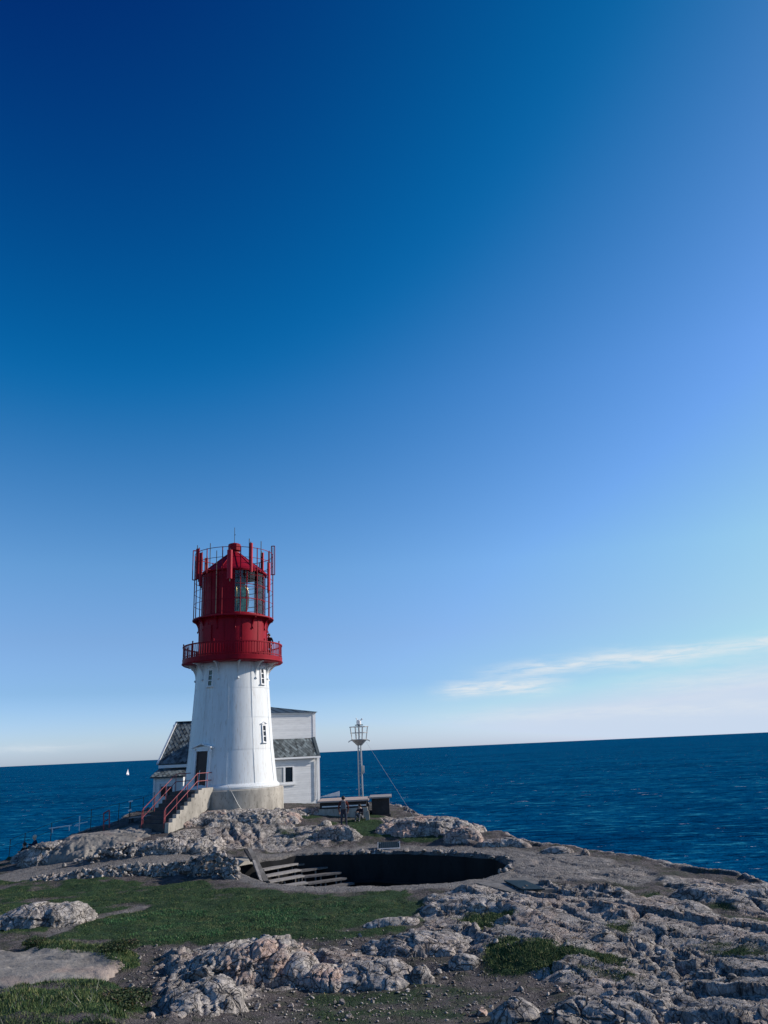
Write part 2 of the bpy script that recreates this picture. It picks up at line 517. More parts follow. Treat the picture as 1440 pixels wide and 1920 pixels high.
def paint(name, c, rough=0.5, var=0.12, scale=3.0, dirt=None, dirt_amt=0.35, stretch=(1, 1, 1), metal=0.0, bs=0.15, spec=0.4, isl=0.0):
    """paint, timber, metal, concrete: a colour with uneven wear and streaks"""
    m, t, b, o = newmat(name)
    co = t.n('ShaderNodeTexCoord').outputs['Object']
    v = t.mapping(co, stretch)
    n1 = t.noise(v, scale, 5, 0.6)
    n2 = t.noise(v, scale * 6, 4, 0.6)
    dark = tuple(x * (1 - var * 2) for x in c)
    lite = tuple(min(1, x * (1 + var)) for x in c)
    colr = t.ramp(n1, [(0.3, dark), (0.55, c), (0.75, lite)])
    if dirt:
        colr = t.mix(t.math('MULTIPLY', t.smooth(n2, 0.52, 0.75), dirt_amt), colr, dirt)
    if isl:
        g = t.n('ShaderNodeNewGeometry')
        colr = t.mix(1.0, colr, t.ramp(g.outputs['Random Per Island'], [(0, 1 - isl), (1, 1 + isl * 0.6)]), 'MULTIPLY')
    t.l(colr, b.inputs['Base Color'])
    b.inputs['Roughness'].default_value = rough
    b.inputs['Metallic'].default_value = metal
    b.inputs['Specular IOR Level'].default_value = spec
    bump(t, b, n2, bs, 0.01)
    return m


paint('white_iron', (0.72, 0.74, 0.735), 0.45, 0.06, 1.4, (0.40, 0.31, 0.22), 0.55, (1.8, 1.8, 0.14), bs=0.12)
paint('white_board', (0.74, 0.74, 0.73), 0.55, 0.05, 2.0, (0.5, 0.5, 0.47), 0.25, (1, 1, 3), isl=0.06)
paint('white_trim', (0.80, 0.80, 0.79), 0.5, 0.04, 3.0)
paint('red_iron', (0.29, 0.005, 0.018), 0.5, 0.14, 2.0, (0.2, 0.01, 0.015), 0.35, (1, 1, 0.4), bs=0.12, spec=0.12)
paint('red_rail', (0.30, 0.06, 0.07), 0.45, 0.12, 5.0, (0.25, 0.10, 0.07), 0.5)
paint('red_antenna', (0.48, 0.02, 0.04), 0.45, 0.1, 4.0, spec=0.15)
paint('concrete', (0.42, 0.385, 0.33), 0.85, 0.2, 1.3, (0.13, 0.12, 0.10), 0.75, (1.2, 1.2, 0.5), bs=0.4, spec=0.2)
paint('old_concrete', (0.30, 0.285, 0.27), 0.9, 0.18, 1.3, (0.10, 0.10, 0.09), 0.6, bs=0.5, spec=0.2)
paint('worn_concrete', (0.19, 0.18, 0.17), 0.9, 0.25, 1.6, (0.06, 0.06, 0.055), 0.7, bs=0.5, spec=0.1)
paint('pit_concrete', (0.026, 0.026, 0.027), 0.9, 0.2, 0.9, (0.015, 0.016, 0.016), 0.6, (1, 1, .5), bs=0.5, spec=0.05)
paint('shaded_step_concrete', (0.085, 0.08, 0.08), 0.9, 0.2, 2.0, (0.03, 0.03, 0.03), 0.5, bs=0.4, spec=0.1)  # concrete darkened so the steps carry their shade in the colour
paint('dark_board', (0.045, 0.042, 0.045), 0.7, 0.2, 2.0, (0.10, 0.09, 0.08), 0.3, spec=0.2)
paint('grey_timber', (0.31, 0.29, 0.275), 0.8, 0.18, 2.5, (0.14, 0.12, 0.11), 0.5, (0.4, 4, 4), bs=0.4, spec=0.2)
paint('shaded_timber', (0.16, 0.15, 0.145), 0.85, 0.2, 2.5, (0.07, 0.065, 0.06), 0.5, (0.4, 4, 4), bs=0.4, spec=0.1)  # darker copy of grey timber, shade put into the right-hand bench planks
paint('pink_timber', (0.46, 0.36, 0.31), 0.8, 0.14, 2.5, (0.2, 0.15, 0.13), 0.4, (0.4, 4, 4), bs=0.4, spec=0.2)
paint('slate', (0.16, 0.19, 0.195), 0.55, 0.15, 4.0, (0.05, 0.06, 0.06), 0.4, isl=0.75, bs=0.3)
paint('roof_sheet', (0.055, 0.075, 0.085), 0.5, 0.15, 2.0)
paint('black_iron', (0.02, 0.02, 0.022), 0.5, 0.1, 5.0)
paint('galvanised', (0.45, 0.46, 0.46), 0.45, 0.1, 6.0, (0.25, 0.24, 0.22), 0.4, metal=0.4)
paint('window_dark', (0.012, 0.016, 0.02), 0.06, 0.1, 3.0, spec=0.7, bs=0.02)
paint('blind', (0.42, 0.44, 0.44), 0.8, 0.08, 3.0)
paint('door_dark', (0.028, 0.008, 0.008), 0.5, 0.2, 3.0)
paint('dark_panel', (0.02, 0.038, 0.048), 0.6, 0.15, 4.0, spec=0.08)
paint('brass', (0.45, 0.32, 0.12), 0.3, 0.1, 4.0, metal=0.9)
paint('lens_glass', (0.10, 0.26, 0.25), 0.05, 0.25, 5.0, metal=0.45, spec=0.9, bs=0.05)
paint('sail', (0.85, 0.85, 0.84), 0.6, 0.03, 2.0)
paint('skin', (0.52, 0.33, 0.25), 0.5, 0.05, 8.0)
paint('hair_dark', (0.02, 0.015, 0.012), 0.6, 0.2, 30.0)
paint('hair_pale', (0.55, 0.47, 0.36), 0.6, 0.15, 30.0)
paint('cloth_dark', (0.022, 0.022, 0.03), 0.85, 0.2, 9.0, spec=0.1)
paint('cloth_navy', (0.02, 0.03, 0.06), 0.85, 0.2, 9.0, spec=0.1)
paint('cloth_jeans', (0.045, 0.05, 0.075), 0.85, 0.2, 9.0, spec=0.1)
paint('cloth_rust', (0.13, 0.035, 0.028), 0.85, 0.15, 9.0, spec=0.1)
paint('cloth_grey', (0.16, 0.16, 0.17), 0.85, 0.15, 9.0, spec=0.1)
paint('paper', (0.8, 0.8, 0.8), 0.7, 0.03, 5.0)
paint('bark', (0.10, 0.08, 0.06), 0.9, 0.2, 9.0, spec=0.1)


def stone_colour(t, co, pink=0.5, pale=0.5, streak=0.5, dark=0.5, rot=-32):
    """grey and pink gneiss with black lichen, pale veins and dirt-filled cracks; lit lines and crevice shade are painted in too"""
    big = t.noise(co, 0.55, 5, 0.6, 0.3)
    mid = t.noise(co, 2.3, 6, 0.65, 0.4)
    fin = t.noise(co, 14.0, 5, 0.7)
    st_ = t.mapping(co, (1.2, 5.0, 5.0), (0.2, 0.1, R(rot)))
    band = t.noise(st_, 1.6, 5, 0.65, 0.8)
    c = t.ramp(mid, [(0.32, (0.10, 0.094, 0.092)), (0.47, (0.31, 0.282, 0.258)), (0.64, (0.55, 0.495, 0.445))])
    c = t.mix(t.math('MULTIPLY', t.smooth(big, 0.47, 0.62), pink), c, (0.50, 0.34, 0.275))
    c = t.mix(t.math('MULTIPLY', t.smooth(band, 0.52, 0.68), pale), c, (0.60, 0.54, 0.48))
    c = t.mix(t.math('MULTIPLY', t.smooth(band, 0.45, 0.33), streak), c, (0.09, 0.087, 0.09))
    c = t.mix(t.math('MULTIPLY', t.smooth(t.noise(co, 5.0, 5, 0.7, 0.5), 0.59, 0.68), dark), c, (0.035, 0.036, 0.04))
    wn = t.n('ShaderNodeTexNoise')
    wn.inputs['Scale'].default_value = 1.7
    t.l(co, wn.inputs['Vector'])
    va = t.n('ShaderNodeVectorMath', operation='MULTIPLY_ADD')
    t.l(wn.outputs['Color'], va.inputs[0])
    va.inputs[1].default_value = (0.7, 0.7, 0.7)
    t.l(co, va.inputs[2])
    cr = None
    for sc_, wd_ in ((0.8, 0.028), (2.6, 0.045)):
        vo = t.n('ShaderNodeTexVoronoi', feature='DISTANCE_TO_EDGE')
        vo.inputs['Scale'].default_value = sc_
        t.l(t.mapping(va.outputs[0], (2.0, 0.8, 1.6), (0, 0, R(-25))), vo.inputs['Vector'])
        k_ = t.math('SUBTRACT', 1.0, t.smooth(vo.outputs['Distance'], 0.0, wd_))
        cr = k_ if cr is None else t.math('MAXIMUM', cr, t.math('MULTIPLY', k_, 0.7))
    c = t.mix(t.math('MULTIPLY', cr, 0.8), c, (0.045, 0.042, 0.04))  # crack darks also stand in for shade in the crevices
    c = t.mix(1.0, c, t.ramp(fin, [(0.3, 0.68), (0.7, 1.22)]), 'MULTIPLY')
    hh_ = t.math('ADD', t.math('MULTIPLY', mid, 0.45), t.math('ADD', t.math('MULTIPLY', fin, 0.32), t.math('MULTIPLY', band, 0.8)))
    return c, t.math('SUBTRACT', hh_, t.math('MULTIPLY', cr, 0.9))


def rockmat(name, **kw):
    m, t, b, o = newmat(name)
    gm = t.n('ShaderNodeNewGeometry')
    c, h = stone_colour(t, gm.outputs['Position'], **kw)
    t.l(c, b.inputs['Base Color'])
    b.inputs['Roughness'].default_value = 0.85
    b.inputs['Specular IOR Level'].default_value = 0.25
    bump(t, b, h, 0.9, 0.09)
    return m


rockmat('rock_pink', pink=0.85, pale=0.6, streak=0.35, dark=0.35)
rockmat('rock_grey', pink=0.15, pale=0.45, streak=0.8, dark=0.6)
rockmat('rock_pale', pink=0.25, pale=0.8, streak=0.2, dark=0.15)
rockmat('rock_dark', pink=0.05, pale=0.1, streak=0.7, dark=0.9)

# pale weathered slab
m, t, b, o = newmat('rock_slab')
co = t.n('ShaderNodeNewGeometry').outputs['Position']
n1 = t.noise(co, 1.1, 6, 0.65, 0.3)
n2 = t.noise(co, 9.0, 5, 0.7)
c = t.ramp(n1, [(0.3, (0.15, 0.138, 0.125)), (0.55, (0.26, 0.237, 0.21)), (0.75, (0.36, 0.325, 0.285))])
c = t.mix(t.math('MULTIPLY', t.smooth(n2, 0.55, 0.68), 0.7), c, (0.12, 0.12, 0.115))
c = t.mix(t.math('MULTIPLY', t.smooth(t.noise(co, 0.5, 4), 0.5, 0.65), 0.35), c, (0.45, 0.31, 0.25))
t.l(c, b.inputs['Base Color'])
b.inputs['Roughness'].default_value = 0.9
b.inputs['Specular IOR Level'].default_value = 0.2
bump(t, b, t.math('ADD', t.math('MULTIPLY', n1, 2.0), n2), 0.7, 0.05)

# ground: rock, turf, gravel and earth by what covers it
m, t, b, o = newmat('ground')
co = t.n('ShaderNodeNewGeometry').outputs['Position']


def attr(nm):
    a = t.n('ShaderNodeAttribute')
    a.attribute_name = nm
    return a.outputs['Fac']


rk, rh = stone_colour(t, co, pink=0.28, pale=0.7, streak=0.4, dark=0.5)
e1 = t.noise(co, 1.6, 6, 0.65)
e2 = t.noise(co, 11.0, 5, 0.7)
e3 = t.noise(co, 34.0, 3, 0.7)
earth = t.ramp(e1, [(0.3, (0.055, 0.046, 0.047)), (0.55, (0.105, 0.09, 0.088)), (0.75, (0.17, 0.15, 0.14))])
earth = t.mix(t.math('MULTIPLY', t.smooth(e2, 0.55, 0.66), 0.7), earth, (0.27, 0.25, 0.24))
earth = t.mix(t.math('MULTIPLY', t.smooth(e2, 0.45, 0.34), 0.6), earth, (0.05, 0.045, 0.045))
earth = t.mix(t.math('MULTIPLY', t.smooth(e1, 0.52, 0.40), 0.45), earth, (0.055, 0.07, 0.035))
grav = t.ramp(t.math('ADD', t.math('MULTIPLY', e1, 0.5), t.math('MULTIPLY', e2, 0.5)), [(0.3, (0.13, 0.12, 0.115)), (0.52, (0.215, 0.20, 0.19)), (0.72, (0.30, 0.285, 0.27))])
grav = t.mix(1.0, grav, t.ramp(e3, [(0.3, 0.6), (0.7, 1.35)]), 'MULTIPLY')
grav = t.mix(t.math('MULTIPLY', t.smooth(t.noise(t.mapping(co, (1.0, 2.4, 1)), 3.2, 6, 0.72, 0.6), 0.56, 0.68), 0.7), grav, (0.07, 0.066, 0.064))
turf = t.ramp(e1, [(0.3, (0.016, 0.036, 0.014)), (0.55, (0.030, 0.065, 0.024)), (0.8, (0.085, 0.085, 0.04))])
c = t.mix(attr('gravel'), earth, grav)
c = t.mix(t.smooth(t.math('ADD', attr('rock'), t.math('MULTIPLY', t.math('SUBTRACT', e1, 0.5), 0.9)), 0.35, 0.62), c, rk)
c = t.mix(t.smooth(t.math('ADD', attr('grass'), t.math('MULTIPLY', t.math('SUBTRACT', e2, 0.5), 0.8)), 0.25, 0.6), c, turf)
t.l(c, b.inputs['Base Color'])
b.inputs['Roughness'].default_value = 0.92
b.inputs['Specular IOR Level'].default_value = 0.18
bump(t, b, t.math('ADD', t.math('MULTIPLY', rh, 0.7), t.math('ADD', e2, t.math('MULTIPLY', e3, 0.5))), 0.9, 0.09)

# grass blades
m, t, b, o = newmat('grass_blades')
g = t.n('ShaderNodeNewGeometry')
pn = t.noise(t.mapping(g.outputs['Position'], (0.6, 1.1, 1)), 0.9, 5, 0.65)
c = t.ramp(g.outputs['Random Per Island'], [(0.0, (0.022, 0.090, 0.036)), (0.5, (0.050, 0.165, 0.060)), (0.85, (0.100, 0.22, 0.080)), (1.0, (0.26, 0.25, 0.11))])
c = t.mix(t.smooth(pn, 0.47, 0.62), c, t.mix(0.7, c, (0.15, 0.135, 0.06)))
t.l(c, b.inputs['Base Color'])
b.inputs['Roughness'].default_value = 0.6
b.inputs['Specular IOR Level'].default_value = 0.2

m, t, b, o = newmat('olive_blades')
g = t.n('ShaderNodeNewGeometry')
pn = t.noise(g.outputs['Position'], 1.3, 4, 0.6)
c = t.ramp(g.outputs['Random Per Island'], [(0.0, (0.035, 0.075, 0.026)), (0.5, (0.090, 0.14, 0.048)), (0.8, (0.16, 0.185, 0.068)), (1.0, (0.30, 0.26, 0.13))])
c = t.mix(t.smooth(pn, 0.45, 0.65), c, t.mix(0.5, c, (0.025, 0.06, 0.025)))
t.l(c, b.inputs['Base Color'])
b.inputs['Roughness'].default_value = 0.65
b.inputs['Specular IOR Level'].default_value = 0.15

m, t, b, o = newmat('heath_leaves')
g = t.n('ShaderNodeNewGeometry')
c = t.ramp(g.outputs['Random Per Island'], [(0.0, (0.012, 0.028, 0.012)), (0.5, (0.030, 0.055, 0.020)), (0.85, (0.055, 0.075, 0.028)), (1.0, (0.12, 0.085, 0.045))])
t.l(c, b.inputs['Base Color'])
b.inputs['Roughness'].default_value = 0.6
b.inputs['Specular IOR Level'].default_value = 0.2

# clear glass sheet
m, t, b, o = newmat('clear_glass')
tr = t.n('ShaderNodeBsdfTransparent')
tr.inputs[0].default_value = (0.90, 0.95, 0.95, 1)
gl = t.n('ShaderNodeBsdfGlossy')
gl.inputs['Roughness'].default_value = 0.03
fr = t.n('ShaderNodeFresnel')
fr.inputs[0].default_value = 1.5
mx = t.n('ShaderNodeMixShader')
t.l(t.math('MULTIPLY_ADD', fr.outputs[0], 0.9, 0.03), mx.inputs[0])
t.l(tr.outputs[0], mx.inputs[1])
t.l(gl.outputs[0], mx.inputs[2])
t.l(mx.outputs[0], o.inputs['Surface'])

# sea
m, t, b, o = newmat('sea')
co = t.n('ShaderNodeNewGeometry').outputs['Position']
wv1 = t.noise(t.mapping(co, (0.020, 0.045, 1), (0, 0, R(8))), 1.0, 5, 0.6, 0.4)
wv2 = t.noise(t.mapping(co, (0.10, 0.22, 1), (0, 0, R(-6))), 1.0, 5, 0.65, 0.5)
wv3 = t.noise(t.mapping(co, (0.55, 0.9, 1)), 1.0, 4, 0.65)
patch = t.noise(t.mapping(co, (0.0016, 0.005, 1), (0, 0, R(4))), 1.0, 4, 0.6)
hgt = t.math('ADD', t.math('MULTIPLY', wv1, 5.0), t.math('ADD', t.math('MULTIPLY', wv2, 2.6), t.math('MULTIPLY', wv3, 0.8)))
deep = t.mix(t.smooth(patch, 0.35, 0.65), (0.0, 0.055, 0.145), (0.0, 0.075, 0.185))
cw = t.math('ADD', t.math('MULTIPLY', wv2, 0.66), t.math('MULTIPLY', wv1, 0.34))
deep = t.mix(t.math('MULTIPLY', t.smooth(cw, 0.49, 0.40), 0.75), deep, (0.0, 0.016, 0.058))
deep = t.mix(t.math('MULTIPLY', t.smooth(cw, 0.52, 0.63), 0.8), deep, (0.02, 0.22, 0.34))  # glints painted in as lighter crests, the water itself reflects nothing
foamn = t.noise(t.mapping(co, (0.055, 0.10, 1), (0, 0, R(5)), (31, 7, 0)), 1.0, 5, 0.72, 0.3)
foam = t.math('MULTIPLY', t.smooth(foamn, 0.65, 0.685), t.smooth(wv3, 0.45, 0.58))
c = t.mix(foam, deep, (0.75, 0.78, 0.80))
t.l(c, b.inputs['Base Color'])
b.inputs['Roughness'].default_value = 0.35
b.inputs['Specular IOR Level'].default_value = 0.0
b.inputs['IOR'].default_value = 1.33
bump(t, b, hgt, 1.0, 1.0)


# ------------------------------------------------------------------ mesh helpers
def tag(o, label=None, cat=None, group=None, kind=None):
    if label:
        o['label'] = label
    if cat:
        o['category'] = cat
    if group:
        o['group'] = group
    if kind or cat:
        o['kind'] = kind or 'thing'
    return o


def empty(name, loc, rz=0.0, parent=None):
    o = bpy.data.objects.new(name, None)
    o.empty_display_size = 0.3
    COL.objects.link(o)
    o.location = loc
    o.rotation_euler = (0, 0, rz)
    o.parent = parent
    return o


def link(name, me, parent=None, loc=None, rot=None, scale=None):
    o = bpy.data.objects.new(name, me)
    COL.objects.link(o)
    o.parent = parent
    if loc is not None:
        o.location = loc
    if rot is not None:
        o.rotation_euler = rot
    if scale is not None:
        o.scale = scale
    return o


class MB:
    def __init__(s, off=(0, 0, 0)):
        s.v, s.f, s.sm, s.off = [], [], [], Vector(off)

    def add(s, vs, fs, smooth=False):
        k = len(s.v)
        s.v += [tuple(Vector(p) - s.off) for p in vs]
        s.f += [tuple(i + k for i in f) for f in fs]
        s.sm += [smooth] * len(fs)
        return s

    def hexa(s, a, b):
        """solid between quad a (bottom, counter-clockwise from above) and quad b (top)"""
        return s.add(list(a) + list(b), [(3, 2, 1, 0), (4, 5, 6, 7), (0, 1, 5, 4), (1, 2, 6, 5), (2, 3, 7, 6), (3, 0, 4, 7)])

    def box(s, x0, x1, y0, y1, z0, z1):
        return s.hexa([(x0, y0, z0), (x1, y0, z0), (x1, y1, z0), (x0, y1, z0)], [(x0, y0, z1), (x1, y0, z1), (x1, y1, z1), (x0, y1, z1)])

    def obox(s, c, ux, uy, uz, hx, hy, hz):
        c, ux, uy, uz = Vector(c), Vector(ux), Vector(uy), Vector(uz)
        q = [(-1, -1), (1, -1), (1, 1), (-1, 1)]
        return s.hexa([c + ux * (i * hx) + uy * (j * hy) - uz * hz for i, j in q], [c + ux * (i * hx) + uy * (j * hy) + uz * hz for i, j in q])

    def beam(s, a, b, wd, ht, up=(0, 0, 1)):
        a, b = Vector(a), Vector(b)
        d = (b - a).normalized()
        sd_ = d.cross(Vector(up))
        if sd_.length < 1e-4:
            sd_ = Vector((1, 0, 0))
        sd_.normalize()
        u = sd_.cross(d)
        return s.obox((a + b) / 2, d, sd_, u, (b - a).length / 2, wd / 2, ht / 2)

    def tube(s, pts, r, seg=8, caps=True, radii=None):
        pts = [Vector(p) for p in pts]
        vs, fs = [], []
        n = len(pts)
        pu = None
        for i, p in enumerate(pts):
            d = (pts[min(i + 1, n - 1)] - pts[max(i - 1, 0)]).normalized()
            if pu is None:
                pu = d.orthogonal().normalized()
            else:
                pu = (pu - d * pu.dot(d)).normalized()
            q = d.cross(pu)
            rr = radii[i] if radii else r
            for k in range(seg):
                a = 2 * math.pi * k / seg
                vs.append(p + (pu * math.cos(a) + q * math.sin(a)) * rr)
        for i in range(n - 1):
            for k in range(seg):
                k2 = (k + 1) % seg
                fs.append((i * seg + k, i * seg + k2, (i + 1) * seg + k2, (i + 1) * seg + k))
        s.add(vs, fs, True)
        if caps:
            s.add([vs[k] for k in range(seg)], [tuple(reversed(range(seg)))])
            s.add([vs[(n - 1) * seg + k] for k in range(seg)], [tuple(range(seg))])
        return s

    def lathe(s, prof, seg=64, a0=0.0, a1=2 * math.pi, c=(0, 0), smooth=True, sharp=True):
        full = abs(a1 - a0 - 2 * math.pi) < 1e-6
        n = seg if full else seg + 1
        ang = [a0 + (a1 - a0) * k / seg for k in range(n)]
        pairs = list(zip(prof[:-1], prof[1:])) if sharp else [prof]
        for pr in pairs:
            vs = [(c[0] + r * math.cos(a), c[1] + r * math.sin(a), z) for r, z in pr for a in ang]
            fs = []
            for i in range(len(pr) - 1):
                for k in range(seg):
                    k2 = (k + 1) % n
                    fs.append((i * n + k, i * n + k2, (i + 1) * n + k2, (i + 1) * n + k))
            s.add(vs, fs, smooth)
        return s

    def build(s, name, mat, parent=None, mesh_only=False):
        me = bpy.data.meshes.new(name)
        me.from_pydata(s.v, [], s.f)
        me.polygons.foreach_set('use_smooth', s.sm)
        for mm in (mat if isinstance(mat, list) else [mat]):
            me.materials.append(MATS[mm])
        me.update()
        return me if mesh_only else link(name, me, parent)


def grid_mesh(name, V, nx, ny, mat, smooth=True):
    me = bpy.data.meshes.new(name)
    idx = np.arange(nx * ny).reshape(ny, nx)
    F = np.stack([idx[:-1, :-1], idx[:-1, 1:], idx[1:, 1:], idx[1:, :-1]], -1).reshape(-1, 4)
    raw_mesh(me, V, F, 4)
    me.materials.append(MATS[mat])
    me.polygons.foreach_set('use_smooth', np.full(len(F), smooth))
    me.update()
    return me


def raw_mesh(me, V, F, k):
    me.vertices.add(len(V))
    me.vertices.foreach_set('co', np.asarray(V, np.float32).ravel())
    me.loops.add(len(F) * k)
    me.loops.foreach_set('vertex_index', np.asarray(F, np.int32).ravel())
    me.polygons.add(len(F))
    me.polygons.foreach_set('loop_start', np.arange(0, len(F) * k, k, dtype=np.int32))
    me.update(calc_edges=True)


# ------------------------------------------------------------------ ground, pit, sea
me = grid_mesh('ground', np.stack([XX, YY, ZZ], -1).reshape(-1, 3), len(GX), len(GY), 'ground')
for nm, A in (('grass', GG), ('gravel', PP), ('rock', RR)):
    a = me.attributes.new(nm, 'FLOAT', 'POINT')
    a.data.foreach_set('value', A.astype(np.float32).ravel())
ground = tag(link('ground', me), kind='structure')

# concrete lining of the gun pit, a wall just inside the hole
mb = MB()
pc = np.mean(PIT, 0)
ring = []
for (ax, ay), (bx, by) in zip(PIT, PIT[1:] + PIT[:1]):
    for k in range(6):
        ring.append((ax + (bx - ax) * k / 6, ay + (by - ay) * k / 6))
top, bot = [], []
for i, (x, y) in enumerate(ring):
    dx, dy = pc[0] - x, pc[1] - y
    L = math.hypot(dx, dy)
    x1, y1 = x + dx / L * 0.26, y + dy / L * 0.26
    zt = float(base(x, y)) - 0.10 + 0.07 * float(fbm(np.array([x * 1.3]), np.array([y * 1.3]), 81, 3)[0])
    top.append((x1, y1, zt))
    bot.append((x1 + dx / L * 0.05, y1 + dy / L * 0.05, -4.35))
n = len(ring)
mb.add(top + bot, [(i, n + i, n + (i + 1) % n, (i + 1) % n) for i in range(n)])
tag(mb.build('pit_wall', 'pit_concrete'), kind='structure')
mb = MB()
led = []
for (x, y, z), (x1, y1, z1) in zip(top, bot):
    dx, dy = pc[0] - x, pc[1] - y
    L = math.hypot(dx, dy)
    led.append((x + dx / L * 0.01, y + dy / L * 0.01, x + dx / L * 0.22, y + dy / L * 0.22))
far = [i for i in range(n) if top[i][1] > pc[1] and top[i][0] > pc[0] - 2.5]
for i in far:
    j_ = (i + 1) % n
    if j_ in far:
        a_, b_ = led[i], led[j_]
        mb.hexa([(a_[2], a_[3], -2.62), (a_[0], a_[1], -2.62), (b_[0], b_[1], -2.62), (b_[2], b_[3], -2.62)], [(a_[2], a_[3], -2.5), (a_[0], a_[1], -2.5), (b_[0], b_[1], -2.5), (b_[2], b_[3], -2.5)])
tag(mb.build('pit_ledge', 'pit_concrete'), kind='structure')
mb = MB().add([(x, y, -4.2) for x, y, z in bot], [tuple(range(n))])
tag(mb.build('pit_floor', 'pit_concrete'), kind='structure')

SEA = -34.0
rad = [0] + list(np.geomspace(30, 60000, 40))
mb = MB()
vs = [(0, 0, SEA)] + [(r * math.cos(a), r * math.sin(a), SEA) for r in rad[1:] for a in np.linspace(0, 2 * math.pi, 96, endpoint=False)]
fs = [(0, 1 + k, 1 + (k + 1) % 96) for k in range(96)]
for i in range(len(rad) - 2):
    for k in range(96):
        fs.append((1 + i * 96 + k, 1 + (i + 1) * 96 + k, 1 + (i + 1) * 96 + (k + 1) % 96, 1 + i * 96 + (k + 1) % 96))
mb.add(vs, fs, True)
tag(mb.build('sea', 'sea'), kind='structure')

# ================================================================== LIGHTHOUSE
TX, TY, TZ = -10.35, 51.0, 0.2
PHI0 = math.atan2(-TY, -TX)            # towards the photographer
light = empty('lighthouse', (TX, TY, TZ))
tag(light, 'white iron lighthouse tower with red gallery, red lantern and aerials', 'lighthouse')


def dirv(th):
    a = PHI0 + R(th)
    return Vector((math.cos(a), math.sin(a), 0)), Vector((-math.sin(a), math.cos(a), 0))


def Z(z):
    return z - TZ


R_SH = [(2.85, 2.05), (2.63, 4.05), (2.49, 5.95), (2.37, 7.75), (2.28, 9.42)]


def rsh(z):
    for (r0, z0), (r1, z1) in zip(R_SH[:-1], R_SH[1:]):
        if z <= z1:
            return r0 + (r1 - r0) * (z - z0) / (z1 - z0)
    return R_SH[-1][0]


MB().lathe([(3.28, Z(-0.9)), (3.26, Z(1.72)), (3.20, Z(1.78)), (0.2, Z(1.80))], 96).build('concrete_base', 'concrete', light)
shaft = MB().lathe([(r - 0.012, Z(z)) for r, z in R_SH], 96).build('shaft', 'white_iron', light)
MB().lathe([(3.0, Z(1.79)), (3.02, Z(1.90)), (2.97, Z(1.98)), (2.88, Z(2.06)), (2.84, Z(2.12))], 96).build('flange', 'white_iron', light)
for ti in range(4):
    z0, z1 = R_SH[ti][1] + 0.008, R_SH[ti + 1][1] - 0.008
    for k in range(10):
        a0 = -6.0 + 36 * k
        mb = MB()
        n = 9
        dr = random.uniform(-0.003, 0.010)
        wob_ = [random.uniform(-0.003, 0.003) for _ in range(n + 1)]
        rows = []
        for z, extra, wk in ((z0, -0.03, 0.4), (z0, 0, 0.4), ((z0 + z1) / 2, 0, 1), (z1, 0, 0.4), (z1, -0.03, 0.4)):
            rows.append([dirv(a0 + 0.35 + (36 - 0.7) * i / n)[0] * (rsh(z) + dr + 0.006 + extra + wob_[i] * wk) + Vector((0, 0, Z(z))) for i in range(n + 1)])
        strip = lambda ra, rb: mb.add(ra + rb, [(i, i + 1, n + 2 + i, n + 1 + i) for i in range(n)], True)
        strip(rows[0], rows[1])
        mb.add(rows[1] + rows[2] + rows[3], [(r_ * (n + 1) + i, r_ * (n + 1) + i + 1, (r_ + 1) * (n + 1) + i + 1, (r_ + 1) * (n + 1) + i) for r_ in range(2) for i in range(n)], True)
        strip(rows[3], rows[4])
        mb.build('plate', 'white_iron', shaft)
    # bolted flange joint between the tiers and the vertical cover strips
for k in range(10):
    d, tg = dirv(-6.0 + 36 * k)
    mb = MB()
    for (r0, z0), (r1, z1) in zip(R_SH[:-1], R_SH[1:]):
        mb.beam(d * (r0 + 0.012) + Vector((0, 0, Z(z0))), d * (r1 + 0.012) + Vector((0, 0, Z(z1))), 0.05, 0.03, up=d)
    mb.build('seam_strip', 'white_iron', shaft)


def wall_box(mb, th, z, du, dn, dz, hu, hn, hz, r=None):
    """a box on the tower wall: du along the wall, dn out of it, dz up"""
    d, tg = dirv(th)
    slope = 0.085
    up = (Vector((0, 0, 1)) - d * slope).normalized()
    nrm = tg.cross(up).normalized()
    if nrm.dot(d) < 0:
        nrm = -nrm
    rr = (rsh(z) if r is None else r)
    c = d * rr + Vector((0, 0, Z(z))) + tg * du + nrm * dn + up * dz
    mb.obox(c, tg, nrm, up, hu, hn, hz)
    return c, tg, nrm, up


def tower_window(th, z):
    mb = MB()
    for sx in (-1, 1):
        wall_box(mb, th, z, sx * 0.17, 0.02, 0, 0.035, 0.05, 0.52)
    wall_box(mb, th, z, 0, 0.02, 0.50, 0.133, 0.05, 0.035)
    wall_box(mb, th, z, 0, 0.04, -0.55, 0.26, 0.08, 0.03)
    f = mb.build('window', 'white_trim', light)
    mb = MB()
    for sx in (-1, 1):
        c, tg, nrm, up = wall_box(MB(), th, z, sx * 0.12, 0.05, 0.64, 0.2, 0.1, 0.03)
        ax = (tg * 1.0 + up * (-0.42 * sx)).normalized()
        mb.obox(c, ax, nrm, ax.cross(nrm), 0.15, 0.08, 0.022)
    wall_box(mb, th, z, 0, 0.02, 0.585, 0.22, 0.05, 0.03)
    mb.build('pediment', 'white_trim', f)
    for k in range(3):
        mb = MB()
        wall_box(mb, th, z, 0, -0.005, -0.33 + 0.32 * k, 0.13, 0.03, 0.135)
        mb.build('pane', 'window_dark', f)
    for k in range(2):
        mb = MB()
        wall_box(mb, th, z, 0, 0.02, -0.17 + 0.32 * k, 0.133, 0.025, 0.022)
        mb.build('glazing_bar', 'white_trim', f)


tower_window(-35, 8.42)
tower_window(52, 8.50)
tower_window(50, 4.95)

